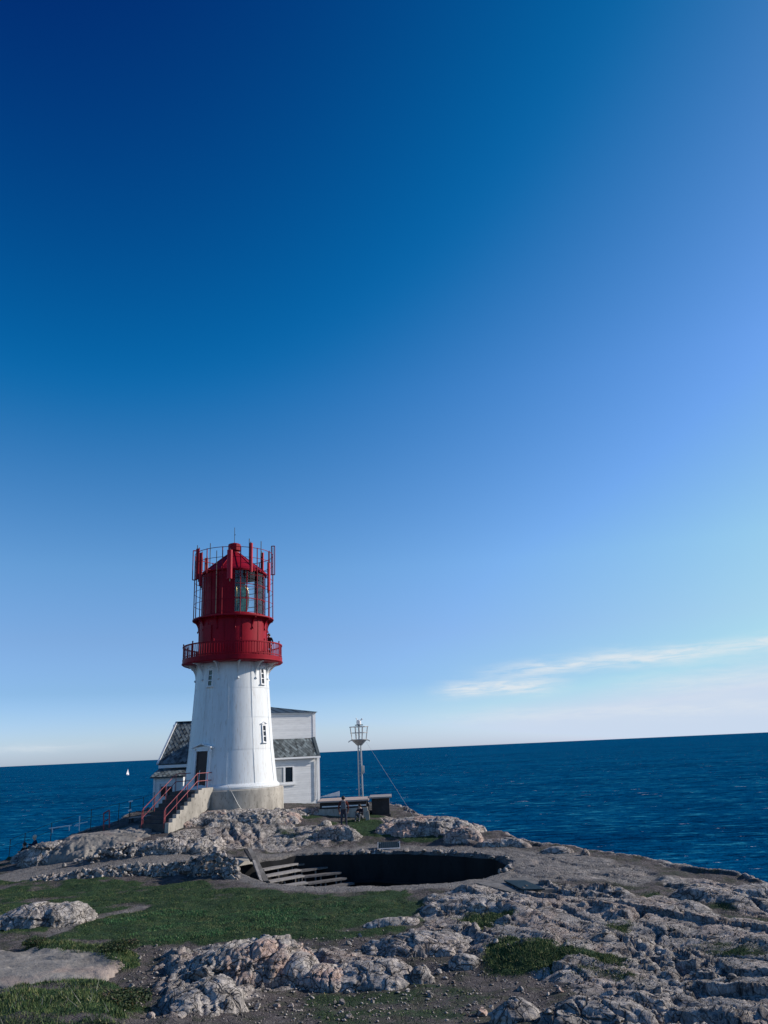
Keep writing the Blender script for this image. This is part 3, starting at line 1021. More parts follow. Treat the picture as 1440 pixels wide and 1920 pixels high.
DTH = -39.0
mb = MB()
for sx in (-1, 1):
    wall_box(mb, DTH, 3.0, sx * 0.53, 0.03, -0.05, 0.075, 0.10, 1.12)
wall_box(mb, DTH, 3.0, 0, 0.03, 1.10, 0.455, 0.10, 0.06)
dr_ = mb.build('doorway', 'white_trim', light)
mb = MB()
wall_box(mb, DTH, 3.0, 0, -0.005, -0.05, 0.45, 0.03, 1.09)
dl = mb.build('door_leaf', 'door_dark', dr_)
mb = MB()
for sx in (-1, 1):
    c, tg, nrm, up = wall_box(MB(), DTH, 3.0, sx * 0.36, 0.10, 1.36, 0.3, 0.1, 0.03)
    ax = (tg * 1.0 + up * (-0.30 * sx)).normalized()
    mb.obox(c, ax, nrm, ax.cross(nrm), 0.41, 0.16, 0.035)
wall_box(mb, DTH, 3.0, 0, 0.05, 1.22, 0.62, 0.10, 0.055)
mb.build('pediment', 'white_trim', dr_)
for sx in (-1, 1):
    mb = MB()
    for (u, h) in ((-0.02, 0.0), (0.05, -0.07), (0.02, -0.14)):
        wall_box(mb, DTH, 3.0, sx * (0.60 + u), 0.09, 1.12 + h, 0.05, 0.06, 0.05)
    mb.build('scroll', 'white_trim', dr_)


def bracket_mesh(r0, z0, r1, z1, thick, nm, mat, bulb=0.09):
    """curved gallery console in the plane x (out) / z (up)"""
    N = 14
    prof = []
    for i in range(N + 1):
        a = (math.pi / 2) * i / N
        prof.append((r1 - (r1 - r0) * math.cos(a) ** 1.0 if False else r0 + (r1 - r0) * (1 - math.cos(a)), z0 + (z1 - z0) * math.sin(a)))
    wid = [0.07 + 0.05 * math.sin(math.pi * i / N) for i in range(N + 1)]
    vs, fs = [], []
    for i, (x, z) in enumerate(prof):
        j0, j1 = max(0, i - 1), min(N, i + 1)
        tx, tz = prof[j1][0] - prof[j0][0], prof[j1][1] - prof[j0][1]
        L = math.hypot(tx, tz)
        nx, nz = tz / L, -tx / L
        for sy in (-1, 1):
            vs.append((x + nx * wid[i] / 2, sy * thick / 2, z + nz * wid[i] / 2))
            vs.append((x - nx * wid[i] / 2, sy * thick / 2, z - nz * wid[i] / 2))
    for i in range(N):
        a, b_ = i * 4, i * 4 + 4
        fs += [(a, b_, b_ + 1, a + 1), (a + 2, a + 3, b_ + 3, b_ + 2), (a, a + 2, b_ + 2, b_), (a + 1, b_ + 1, b_ + 3, a + 3)]
    mb = MB()
    mb.add(vs, fs)
    mb.box(r0 - 0.05, r0 + 0.03, -thick / 2 - 0.01, thick / 2 + 0.01, z0 - 0.18, z1)
    mb.box(r0, r1, -thick / 2 - 0.01, thick / 2 + 0.01, z1 - 0.05, z1 + 0.01)
    for (fx, fz, rr) in ((0.42, 0.74, 0.15), (0.72, 0.90, 0.08)):
        cx, cz = r0 + (r1 - r0) * fx * 0.62, z0 + (z1 - z0) * fz
        pts = [(cx + rr * math.cos(a) * (r1 - r0), 0, cz + rr * math.sin(a) * (r1 - r0)) for a in np.linspace(0, 2 * math.pi, 13)]
        mb.tube(pts, 0.028, 6, False)
    mb.lathe([(0.001, z0 - 0.30), (bulb, z0 - 0.22), (bulb * 0.6, z0 - 0.14)], 8, c=(r0 + 0.04, 0))
    return mb.build(nm, mat, mesh_only=True)


me = bracket_mesh(2.33, Z(8.55), 3.08, Z(9.36), 0.08, 'bracket', 'white_iron')
for k in range(12):
    link('bracket', me, light, (0, 0, 0), (0, 0, PHI0 + R(-22 + 30 * k)))

# main gallery
GZ = 9.42
MB().lathe([(2.26, Z(GZ - 0.06)), (3.16, Z(GZ - 0.06)), (3.20, Z(GZ - 0.03)), (3.22, Z(GZ + 0.30)), (3.15, Z(GZ + 0.32)), (2.2, Z(GZ + 0.32))], 96).build('gallery_deck', 'red_iron', light)
MB().lathe([(3.16, Z(GZ + 0.005)), (3.25, Z(GZ + 0.005)), (3.25, Z(GZ + 0.06)), (3.16, Z(GZ + 0.06))], 96).build('deck_edge', 'red_iron', light)
rail = MB().lathe([(3.12, Z(10.50)), (3.22, Z(10.50)), (3.22, Z(10.57)), (3.12, Z(10.57)), (3.12, Z(10.50))], 96).build('gallery_rail', 'red_iron', light)
MB().lathe([(3.14, Z(9.80)), (3.20, Z(9.80)), (3.20, Z(9.85)), (3.14, Z(9.85)), (3.14, Z(9.80))], 96).build('lower_rail', 'red_iron', rail)
bar = MB().box(-0.012, 0.012, -0.035, 0.035, Z(9.72), Z(10.51)).build('baluster', 'red_iron', mesh_only=True)
for k in range(110):
    a = 2 * math.pi * (k + 0.5) / 110
    link('baluster', bar, rail, (3.17 * math.cos(a), 3.17 * math.sin(a), 0), (0, 0, a))
post = MB().box(-0.03, 0.03, -0.03, 0.03, Z(9.70), Z(10.66)).lathe([(0.05, Z(10.66)), (0.05, Z(10.70)), (0.0, Z(10.74))], 8).build('rail_post', 'red_iron', mesh_only=True)
for k in range(12):
    a = PHI0 + R(-22 + 30 * k)
    link('rail_post', post, rail, (3.17 * math.cos(a), 3.17 * math.sin(a), 0), (0, 0, a))

# drum under the lantern
drum = MB().lathe([(2.24, Z(9.72)), (2.24, Z(12.10)), (2.30, Z(12.16)), (2.30, Z(12.22))], 80).build('lantern_drum', 'red_iron', light)
for k in range(12):
    d, tg = dirv(-15 + 30 * k)
    MB().beam(d * 2.25 + Vector((0, 0, Z(9.72))), d * 2.25 + Vector((0, 0, Z(12.1))), 0.06, 0.035, up=d).build('seam_strip', 'red_iron', drum)
mb = MB()
d, tg = dirv(-46)
mb.obox(d * 2.24 + Vector((0, 0, Z(10.75))), tg, d, Vector((0, 0, 1)), 0.36, 0.05, 1.0)
mb.build('gallery_door', 'red_iron', drum)

# upper gallery round the lantern
LG = 12.22
MB().lathe([(2.1, Z(LG)), (2.60, Z(LG)), (2.66, Z(LG + 0.03)), (2.66, Z(LG + 0.10)), (2.58, Z(LG + 0.12)), (2.0, Z(LG + 0.12))], 80).build('upper_gallery', 'red_iron', light)
me = bracket_mesh(2.25, Z(11.72), 2.60, Z(12.20), 0.06, 'upper_bracket', 'red_iron', 0.05)
for k in range(12):
    link('upper_bracket', me, light, (0, 0, 0), (0, 0, PHI0 + R(3 + 30 * k)))

# lantern: blank red plates towards the land, glass towards the sea
LZ0, LZ1, LR = LG + 0.12, 15.35, 2.08
MB().lathe([(LR + 0.04, Z(LZ0)), (LR + 0.04, Z(LZ0 + 0.16)), (LR, Z(LZ0 + 0.2))], 64).build('lantern_sill', 'red_iron', light)
NS = 16
SW = 360 / NS
plates = list(range(-7, 0))
for k in range(NS):
    th0 = (k if k < 9 else k - NS) * SW + 1.0
    a0, a1 = PHI0 + R(th0), PHI0 + R(th0 + SW)
    if (k if k < 9 else k - NS) in plates:
        MB().lathe([(LR, Z(LZ0 + 0.12)), (LR, Z(LZ1))], 6, a0 + 0.004, a1 - 0.004).lathe([(LR - 0.03, Z(LZ1)), (LR - 0.03, Z(LZ0 + 0.12))], 6, a0 + 0.004, a1 - 0.004).build('lantern_plate', 'red_iron', light)
    else:
        for j in range(3):
            z0 = LZ0 + 0.2 + (LZ1 - LZ0 - 0.2) / 3 * j
            z1 = z0 + (LZ1 - LZ0 - 0.2) / 3
            MB().lathe([(LR - 0.02, Z(z0 + 0.01)), (LR - 0.02, Z(z1 - 0.01))], 5, a0 + 0.008, a1 - 0.008).build('lantern_pane', 'clear_glass', light)
    d, tg = dirv(th0)
    wd = 0.055 if (k if k < 9 else k - NS) not in plates else 0.05
    MB().beam(d * LR + Vector((0, 0, Z(LZ0 + 0.1))), d * LR + Vector((0, 0, Z(LZ1))), wd, 0.06, up=d).build('lantern_mullion', 'red_iron', light)
for j in (1, 2):
    z = LZ0 + 0.2 + (LZ1 - LZ0 - 0.2) / 3 * j
    MB().lathe([(LR - 0.03, Z(z - 0.02)), (LR + 0.02, Z(z - 0.02)), (LR + 0.02, Z(z + 0.02)), (LR - 0.03, Z(z + 0.02))], 48, PHI0 + R(1), PHI0 + R(1 + SW * 9)).build('lantern_transom', 'red_iron', light)
d, tg = dirv(-30)
MB().beam(d * 2.12 + Vector((0, 0, Z(LZ0 + 0.1))), d * 2.12 + Vector((0, 0, Z(LZ1))), 0.09, 0.05, up=d).build('plate_rib', 'red_iron', light)
MB().lathe([(0.02, Z(LZ0 + 0.05)), (2.0, Z(LZ0 + 0.05))], 32).build('lantern_floor', 'dark_board', light)
# lens
prof = []
zc, hl, rl = 13.75, 1.25, 0.98
NR = 26
for i in range(NR):
    u0, u1 = -1 + 2 * i / NR, -1 + 2 * (i + 1) / NR
    r0, r1 = rl * math.sqrt(max(0.02, 1 - (abs(u0) ** 2.4) * 0.75)), rl * math.sqrt(max(0.02, 1 - (abs(u1) ** 2.4) * 0.75))
    prof += [(r0 * 0.955, Z(zc + hl * u0)), (max(r0, r1) * 1.01, Z(zc + hl * (u0 + u1) / 2)), (r1 * 0.955, Z(zc + hl * u1))]
lens = MB().lathe(prof, 40).build('lens', 'lens_glass', light)
MB().lathe([(0.01, Z(zc + hl)), (rl * 0.5, Z(zc + hl - 0.02)), (rl * 0.4, Z(zc + hl + 0.2)), (0.05, Z(zc + hl + 0.28))], 24).build('lens_cap', 'brass', lens)
MB().lathe([(0.5, Z(LZ0 + 0.05)), (0.45, Z(zc - hl - 0.2)), (0.6, Z(zc - hl)), (0.01, Z(zc - hl))], 24).build('lens_pedestal', 'dark_board', lens)
for k in range(8):
    a = PHI0 + R(11 + 45 * k)
    pts = [(1.03 * p[0] * math.cos(a), 1.03 * p[0] * math.sin(a), p[1]) for p in prof[1::6]]
    MB().tube(pts, 0.022, 6).build('lens_rib', 'brass', lens)

# roof
roof = MB().lathe([(2.0, Z(15.28)), (2.20, Z(15.30)), (2.22, Z(15.40)), (2.12, Z(15.46)), (0.40, Z(16.86)), (0.38, Z(16.95))], 64).build('lantern_roof', 'red_iron', light)
for k in range(12):
    d, tg = dirv(7 + 30 * k)
    MB().beam(d * 2.13 + Vector((0, 0, Z(15.47))), d * 0.40 + Vector((0, 0, Z(16.87))), 0.035, 0.05, up=d + Vector((0, 0, 1.2))).build('roof_rib', 'red_iron', roof)
MB().lathe([(0.30, Z(16.9)), (0.30, Z(17.05)), (0.43, Z(17.08)), (0.43, Z(17.50)), (0.38, Z(17.55)), (0.05, Z(17.66))], 12, smooth=False).build('roof_vent', 'red_iron', roof)
MB().tube([(0, 0, Z(17.6)), (0, 0, Z(18.75))], 0.02, 6).tube([(0.0, 0, Z(18.2)), (0.05, 0, Z(18.25))], 0.03, 5).build('lightning_rod', 'black_iron', roof)

# cage of posts and hoops round the lantern
CR = 2.60
cage = empty('cage', (0, 0, 0), parent=light)
for z, rr in ((16.72, 0.022), (16.05, 0.018), (14.9, 0.018), (14.1, 0.015), (13.3, 0.015)):
    pts = [(CR * math.cos(a), CR * math.sin(a), Z(z)) for a in np.linspace(0, 2 * math.pi, 65)]
    MB().tube(pts, rr, 6, False).build('hoop', 'red_iron', cage)
for k in range(14):
    d, tg = dirv(9 + 360 / 14 * k)
    MB().tube([d * CR + Vector((0, 0, Z(LG + 0.05))), d * CR + Vector((0, 0, Z(16.75)))], 0.036, 6).build('cage_post', 'red_iron', cage)
    MB().tube([d * (CR - 0.02) + Vector((0, 0, Z(15.38))), d * 2.15 + Vector((0, 0, Z(15.38)))], 0.018, 5).build('stay', 'red_iron', cage)


def ang_of(px, front=True, rad=75.5):
    s = max(-1, min(1, (px - 437) / rad))
    a = math.degrees(math.asin(s))
    return a if front else 180 - a


# panel aerials: (photo x, top, bottom, half width, in front?)
for px, zt, zb, hw, fr_, mt in [(372, 16.85, 14.8, 0.16, True, 'red_iron'), (378, 16.5, 14.3, 0.12, True, 'red_iron'), (384, 17.05, 15.45, 0.14, False, 'red_iron'), (429, 16.45, 14.55, 0.17, True, 'red_antenna'),
                                (467, 16.98, 15.05, 0.10, True, 'red_antenna'), (491, 17.45, 15.95, 0.13, False, 'red_antenna'), (499.5, 15.85, 14.0, 0.13, True, 'red_antenna')]:
    th = ang_of(px, fr_)
    d, tg = dirv(th)
    a_ = MB()
    c = d * (CR + 0.14) + Vector((0, 0, Z((zt + zb) / 2)))
    hz = (zt - zb) / 2
    q = []
    for i in range(9):
        a = math.pi * i / 8
        q.append((math.cos(a) * hw, math.sin(a) * hw * 0.7))
    q.append((-hw, -0.05))
    q.append((hw, -0.05))
    vs = [c + tg * x + d * y + Vector((0, 0, s_ * hz)) for s_ in (-1, 1) for x, y in q]
    n = len(q)
    a_.add(vs, [(i, (i + 1) % n, n + (i + 1) % n, n + i) for i in range(n)] + [tuple(range(n))[::-1], tuple(range(n, 2 * n))])
    an = a_.build('panel_antenna', mt, light)
    MB().tube([d * (CR + 0.05) + Vector((0, 0, Z(zb - 0.15))), d * (CR + 0.05) + Vector((0, 0, Z(zt + 0.1)))], 0.035, 6).tube([d * CR + Vector((0, 0, Z(zt - 0.4))), d * (CR + 0.15) + Vector((0, 0, Z(zt - 0.4)))], 0.03, 5).tube([d * CR + Vector((0, 0, Z(zb + 0.3))), d * (CR + 0.15) + Vector((0, 0, Z(zb + 0.3)))], 0.03, 5).build('antenna_mount', 'black_iron', an)
# open loop aerials at the two sides
for px, zt, zb in ((363, 16.95, 14.95), (511, 17.30, 15.3)):
    d, tg = dirv(ang_of(px))
    o_ = d * (CR + 0.16)
    pts = [o_ + Vector((0, 0, Z(zb))), o_ + Vector((0, 0, Z(zt))), o_ - d * 0.22 + Vector((0, 0, Z(zt))), o_ - d * 0.22 + Vector((0, 0, Z(zb))), o_ + Vector((0, 0, Z(zb)))]
    mb = MB()
    for p, q in zip(pts[:-1], pts[1:]):
        mb.tube([p, q], 0.035, 6)
    mb.build('loop_antenna', 'red_iron', light)
for px, zt, zb, fr_ in ((366, 17.2, 15.6, True), (373.5, 16.98, 16.0, False), (391.5, 17.05, 15.5, True), (404, 16.5, 12.4, True), (465, 17.3, 15.5, True), (488, 17.25, 16.2, True), (505.5, 16.8, 15.2, True), (514, 17.35, 15.0, False)):
    d, tg = dirv(ang_of(px, fr_, 77))
    MB().tube([d * (CR + 0.02) + Vector((0, 0, Z(zb))), d * (CR + 0.02) + Vector((0, 0, Z(zt)))], 0.028, 6).build('whip_antenna', 'black_iron', light)
# lightning cable down the foot
mb = MB()
d0, _ = dirv(-3)
d1, _ = dirv(9)
mb.tube([dirv(-3)[0] * 3.0 + Vector((0, 0, Z(2.0))), dirv(0)[0] * 3.29 + Vector((0, 0, Z(1.75))), dirv(7)[0] * 3.30 + Vector((0, 0, Z(1.0))), dirv(14)[0] * 3.34 + Vector((0, 0, Z(0.4)))], 0.018, 6)
mb.build('earth_cable', 'galvanised', light)

# ================================================================== ENTRANCE STAIRS
sd_, st_ = dirv(DTH)                  # down the stairs / to their right-hand side
foot = Vector((TX, TY, 0)) + sd_ * 6.55
foot.z = 0.12
stairs = empty('entrance_stairs', foot)
tag(stairs, 'concrete steps with shade in their colour, pale stepped side wall and red handrails up to the tower door', 'stairs')
NSTEP, RISE, RUN = 9, 0.192, 0.29
up3 = Vector((0, 0, 1))


def sp(r, u, z):
    """a point of the stairs: r from the tower's axis, u to the right, z absolute; relative to the foot"""
    return Vector((TX, TY, 0)) + sd_ * r + st_ * u + up3 * z - foot


for k in range(NSTEP):
    r1 = 6.5 - RUN * k
    zt = 0.12 + RISE * (k + 1)
    MB().hexa([sp(r1, -0.95, -0.4), sp(r1 - RUN - 0.02, -0.95, -0.4), sp(r1 - RUN - 0.02, 0.80, -0.4), sp(r1, 0.80, -0.4)],
              [sp(r1, -0.95, zt), sp(r1 - RUN - 0.02, -0.95, zt), sp(r1 - RUN - 0.02, 0.80, zt), sp(r1, 0.80, zt)]).build('step', 'shaded_step_concrete', stairs)
rt = 6.5 - RUN * NSTEP
MB().hexa([sp(rt, -0.95, -0.4), sp(2.9, -0.95, -0.4), sp(2.9, 0.80, -0.4), sp(rt, 0.80, -0.4)], [sp(rt, -0.95, 1.86), sp(2.9, -0.95, 1.86), sp(2.9, 0.80, 1.86), sp(rt, 0.80, 1.86)]).build('landing', 'shaded_step_concrete', stairs)
mb = MB()
for k in range(NSTEP):
    r1 = 6.56 - RUN * k
    zt = 0.18 + RISE * (k + 1)
    mb.hexa([sp(r1, 0.81, -0.5), sp(r1 - RUN, 0.81, -0.5), sp(r1 - RUN, 1.08, -0.5), sp(r1, 1.08, -0.5)],
            [sp(r1, 0.81, zt), sp(r1 - RUN, 0.81, zt), sp(r1 - RUN, 1.08, zt), sp(r1, 1.08, zt)])
r1 = 6.56 - RUN * NSTEP
mb.hexa([sp(r1, 0.81, 0.5), sp(3.3, 0.81, 0.9), sp(3.3, 1.08, 0.9), sp(r1, 1.08, 0.5)], [sp(r1, 0.81, 1.98), sp(2.95, 0.81, 1.98), sp(2.95, 1.08, 1.98), sp(r1, 1.08, 1.98)])
mb.build('side_wall', 'concrete', stairs)
mb = MB()
for k in range(NSTEP):
    r1 = 6.5 - RUN * k
    zt = 0.12 + RISE * (k + 1) - 0.02
    mb.hexa([sp(r1, -1.15, -0.5), sp(r1 - RUN, -1.15, -0.5), sp(r1 - RUN, -0.96, -0.5), sp(r1, -0.96, -0.5)],
            [sp(r1, -1.15, zt), sp(r1 - RUN, -1.15, zt), sp(r1 - RUN, -0.96, zt), sp(r1, -0.96, zt)])
mb.build('side_wall', 'shaded_step_concrete', stairs)
for u, mt in ((0.72, 'red_rail'), (-0.92, 'red_rail')):
    h = empty('handrail', (0, 0, 0), parent=stairs)
    zf = lambda r: 0.12 + RISE * (6.5 - r) / RUN if r > rt else 1.86
    for dz, nm in ((0.95, 'top_rail'), (0.52, 'middle_rail')):
        MB().tube([sp(2.7, u, 1.86 + dz), sp(rt + 0.05, u, 1.86 + dz), sp(6.45, u, 0.16 + dz), sp(6.55, u, 0.12 + dz - 0.12)], 0.023, 8).build(nm, mt, h)
    for r in (3.1, rt + 0.05, 4.75, 5.6, 6.45):
        zz = zf(r)
        MB().tube([sp(r, u, zz - 0.05), sp(r, u, zz + 0.97)], 0.02, 8).build('post', mt, h)
    MB().tube([sp(6.55, u, 0.1), sp(6.55, u, 0.98)], 0.028, 8).build('end_post', mt, h)


# ================================================================== HOUSES
def clap(mb, x0, x1, z0, z1, y, pitch=0.15, holes=()):
    """lapped boards on a wall facing -y; holes are (x0, x1, z0, z1)"""
    z = z0
    while z < z1 - 1e-4:
        t_ = min(z + pitch, z1)
        spans = [(x0, x1)]
        for hx0, hx1, hz0, hz1 in holes:
            if t_ > hz0 + 0.01 and z < hz1 - 0.01:
                ns_ = []
                for a, b in spans:
                    if hx0 > a:
                        ns_.append((a, min(b, hx0)))
                    if hx1 < b:
                        ns_.append((max(a, hx1), b))
                spans = [q for q in ns_ if q[1] - q[0] > 0.01]
        for a, b in spans:
            mb.hexa([(a, y - 0.022, z), (b, y - 0.022, z), (b, y, z), (a, y, z)], [(a, y - 0.012, t_), (b, y - 0.012, t_), (b, y, t_), (a, y, t_)])
        z = t_


def slates(mb, p00, p10, p01, p11, nu, nv):
    """diamond slates over the roof plane p00-p10 (eave) to p01-p11 (ridge)"""
    p00, p10, p01, p11 = map(Vector, (p00, p10, p01, p11))
    nrm = (p10 - p00).cross(p01 - p00).normalized()
    if nrm.z < 0:
        nrm = -nrm
    P = lambda u, v: (p00 * (1 - u) + p10 * u) * (1 - v) + (p01 * (1 - u) + p11 * u) * v
    for j in range(nv + 1):
        v = j / nv
        for i in range(-1, nu + 1):
            u = (i + (0.5 if j % 2 else 0.0)) / nu
            if u < -0.01 or u > 1.0:
                continue
            lift = 0.03 + random.uniform(-0.006, 0.012)
            du, dv = 0.5 / nu, 1.05 / nv
            c_ = [(u - du, v), (u, max(v - dv, -0.02)), (u + du, v), (u, min(v + dv, 1.0))]
            vs = [P(min(max(a, 0), 1), min(max(b, -0.02), 1)) + nrm * (lift if q == 1 else lift * 0.55 if q in (0, 2) else 0.004) for q, (a, b) in enumerate(c_)]
            vs += [q - nrm * 0.012 for q in vs[:3]]
            mb.add(vs, [(0, 1, 2, 3), (0, 4, 5, 1), (1, 5, 6, 2)])


# --- tall fog-signal house on the right of the tower
HA = R(30)
hc = at(599.5, 1508, 58.0)
hou = empty('fog_signal_house', (hc.x, hc.y, 0.0), HA)
tag(hou, 'white boarded house with square upper storey and low dark hipped roof, beside the mast', 'house')
W_, D_ = 5.4, 5.6
zb, ze, zr, zt = -0.6, 3.40, 4.68, 6.42
wx0, wx1, wz0, wz1 = -3.42, -1.92, 1.66, 2.90
MB().box(-W_, -0.01, 0.02, D_, 0.1, ze).build('wall', 'white_board', hou)
mb = MB()
clap(mb, -W_, 0, 0.20, ze - 0.02, 0.02, 0.15, [(wx0, wx1, wz0, wz1)])
tag(mb.build('boards', 'white_board', hou), kind='stuff')
MB().box(-W_ + 0.05, -0.05, 0.06, D_ - 0.1, zb - 0.5, 0.18).build('foundation', 'dark_board', hou)
mb = MB()
mb.box(-0.16, 0.03, -0.035, 0.06, 0.18, ze + 0.02).box(-0.02, 0.03, 0.06, 0.2, 0.18, ze + 0.02)
mb.build('corner_board', 'white_trim', hou)
# right-hand end wall, full height
MB().box(-0.012, 0.012, 0.2, D_, 0.4, ze - 0.02).build('end_wall', 'white_board', hou)
MB().box(-0.30, 0.02, -0.08, 0.10, zb - 0.2, 0.17).build('corner_pier', 'white_trim', hou)
# upper storey
UY = 0.60
MB().box(-W_ + 0.6, -0.02, UY + 0.02, D_, ze - 0.2, zt).build('upper_wall', 'white_board', hou)
mb = MB()
clap(mb, -W_ + 0.6, -0.10, zr - 0.06, zt - 0.02, UY + 0.02, 0.15)
tag(mb.build('upper_boards', 'white_board', hou), kind='stuff')
mb = MB()
mb.box(-0.18, 0.035, UY - 0.03, UY + 0.12, zr - 0.3, zt)
mb.build('upper_corner_board', 'white_trim', hou)
MB().box(-W_ + 0.5, 0.06, UY - 0.10, D_ + 0.1, zt + 0.002, zt + 0.07).build('eaves_board', 'white_trim', hou)
hip = MB()
a0 = (-W_ + 0.4, UY - 0.18, zt + 0.075)
a1 = (0.12, UY - 0.18, zt + 0.075)
a2 = (0.12, D_ + 0.2, zt + 0.075)
a3 = (-W_ + 0.4, D_ + 0.2, zt + 0.075)
ap = (-W_ / 2 + 0.25, (UY + D_) / 2, zt + 0.62)
hip.add([a0, a1, a2, a3, ap], [(0, 1, 4), (1, 2, 4), (2, 3, 4), (3, 0, 4), (3, 2, 1, 0)])
hr = hip.build('hipped_roof', 'roof_sheet', hou)
for q in (a0, a1, a2, a3):
    MB().beam(Vector(q) + Vector((0, 0, 0.02)), Vector(ap) + Vector((0, 0, 0.02)), 0.09, 0.03).build('hip_ridge', 'roof_sheet', hr)
for i in range(1, 7):
    f = i / 7
    q = Vector(a0) * (1 - f) + Vector(a1) * f
    e_ = q.lerp(Vector(ap), 1 - abs(f - 0.5) * 2) if False else q + (Vector(ap) - (Vector(a0) + Vector(a1)) / 2) * (1 - abs(2 * f - 1))
    MB().beam(q + Vector((0, 0, 0.015)), e_ + Vector((0, 0, 0.015)), 0.03, 0.03).build('standing_seam', 'roof_sheet', hr)
# lower slated roof in front of the upper storey
lr = MB().hexa([(-W_ - 0.1, -0.22, ze), (-0.05, -0.22, ze), (-0.05, UY + 0.01, ze), (-W_ - 0.1, UY + 0.01, ze)], [(-W_ - 0.1, -0.22, ze + 0.05), (-0.05, -0.22, ze + 0.05), (-0.05, UY + 0.01, zr), (-W_ - 0.1, UY + 0.01, zr)]).build('lower_roof', 'roof_sheet', hou)
mb = MB()
slates(mb, (-W_ - 0.1, -0.24, ze + 0.055), (-0.24, -0.24, ze + 0.055), (-W_ - 0.1, UY, zr + 0.005), (-0.24, UY, zr + 0.005), 21, 10)
tag(mb.build('slates', 'slate', lr), kind='stuff')
MB().hexa([(-0.24, -0.26, ze + 0.02), (-0.02, -0.26, ze + 0.02), (-0.02, UY - 0.03, zr - 0.02), (-0.24, UY - 0.03, zr - 0.02)], [(-0.24, -0.26, ze + 0.13), (-0.02, -0.26, ze + 0.13), (-0.02, UY - 0.03, zr + 0.09), (-0.24, UY - 0.03, zr + 0.09)]).build('verge_sheet', 'roof_sheet', lr)
MB().box(-W_ - 0.1, -0.02, -0.30, -0.225, ze - 0.09, ze + 0.03).build('gutter', 'white_trim', lr)
MB().tube([(-0.42, -0.25, ze - 0.08), (-0.30, -0.06, ze - 0.30), (-0.30, -0.06, 0.5)], 0.04, 8).build('downpipe', 'white_trim', hou)
# window with one pane behind a pale blind, one dark
win = MB()
for x0_, x1_, z0_, z1_ in ((wx0, wx1, wz1 - 0.13, wz1), (wx0, wx1, wz0, wz0 + 0.13), (wx0, wx0 + 0.13, wz0 + 0.13, wz1 - 0.13), (wx1 - 0.13, wx1, wz0 + 0.13, wz1 - 0.13), ((wx0 + wx1) / 2 - 0.07, (wx0 + wx1) / 2 + 0.07, wz0 + 0.13, wz1 - 0.13)):
    win.box(x0_, x1_, -0.03, 0.05, z0_, z1_)
wi = win.build('window', 'white_trim', hou)
MB().box(wx0 - 0.12, wx1 + 0.12, -0.09, -0.032, wz0 - 0.08, wz0 - 0.01).build('sill', 'white_trim', wi)
MB().box(wx0 - 0.12, wx1 + 0.12, -0.07, -0.032, wz1 + 0.01, wz1 + 0.08).build('lintel', 'white_trim', wi)
MB().box(wx0 + 0.13, (wx0 + wx1) / 2 - 0.07, 0.004, 0.012, wz0 + 0.13, wz1 - 0.13).build('pane', 'blind', wi)
MB().box((wx0 + wx1) / 2 + 0.07, wx1 - 0.13, 0.004, 0.012, wz0 + 0.13, wz1 - 0.13).build('pane', 'window_dark', wi)
MB().tube([(-W_ / 2 - 1.5, UY - 0.03, zt - 0.13), (-W_ / 2 - 1.5, UY - 0.10, zt - 0.13)], 0.06, 8).build('wall_lamp', 'dark_board', hou)

# --- slated house behind the tower's left side
lc = at(296, 1437, 55.0)
ke = empty('keepers_house', (lc.x, lc.y, 0.0), R(4))
tag(ke, 'white house with grey slated gable roof and low porch behind the stairs', 'house')
KW, KD = 6.0, 5.4
ke_e, ke_r = 3.30, 6.2
MB().box(0.35, KW, 0.35, KD, 0.0, ke_e - 0.05).build('wall', 'white_board', ke)
mb = MB()
clap(mb, 0.33, KW, 0.3, ke_e - 0.08, 0.35, 0.15)
tag(mb.build('boards', 'white_board', ke), kind='stuff')
MB().add([(0.36, 0.36, ke_e - 0.05), (0.36, KD, ke_e - 0.05), (0.36, KD / 2 + 0.2, ke_r - 0.15), (0.5, 0.36, ke_e - 0.05), (0.5, KD, ke_e - 0.05), (0.5, KD / 2 + 0.2, ke_r - 0.15)], [(0, 1, 2), (5, 4, 3), (0, 3, 4, 1), (1, 4, 5, 2), (2, 5, 3, 0)]).build('gable', 'white_board', ke)
kr = MB().hexa([(0, 0, ke_e), (KW, 0, ke_e), (KW, KD / 2 + 0.2, ke_r - 0.1), (0.62, KD / 2 + 0.2, ke_r - 0.1)], [(0, 0, ke_e + 0.08), (KW, 0, ke_e + 0.08), (KW, KD / 2 + 0.2, ke_r), (0.62, KD / 2 + 0.2, ke_r)]).build('roof', 'roof_sheet', ke)
MB().hexa([(0, KD + .4, ke_e), (0.62, KD / 2 + 0.2, ke_r - 0.1), (KW, KD / 2 + 0.2, ke_r - 0.1), (KW, KD + .4, ke_e)], [(0, KD + .4, ke_e + 0.08), (0.62, KD / 2 + 0.2, ke_r), (KW, KD / 2 + 0.2, ke_r), (KW, KD + .4, ke_e + 0.08)]).build('rear_roof', 'roof_sheet', ke)
mb = MB()
slates(mb, (0, -0.03, ke_e + 0.085), (KW, -0.03, ke_e + 0.085), (0.62, KD / 2 + 0.2, ke_r + 0.005), (KW, KD / 2 + 0.2, ke_r + 0.005), 22, 20)
tag(mb.build('slates', 'slate', kr), kind='stuff')
MB().beam((-0.03, -0.04, ke_e + 0.07), (0.59, KD / 2 + 0.2, ke_r + 0.03), 0.14, 0.1).build('bargeboard', 'white_trim', kr)
MB().box(0.05, KW, -0.06, -0.02, ke_e - 0.20, ke_e - 0.01).build('fascia', 'white_trim', kr)
MB().beam((0.55, KD / 2 + 0.2, ke_r + 0.03), (KW, KD / 2 + 0.2, ke_r + 0.03), 0.22, 0.05).build('ridge_cap', 'roof_sheet', kr)
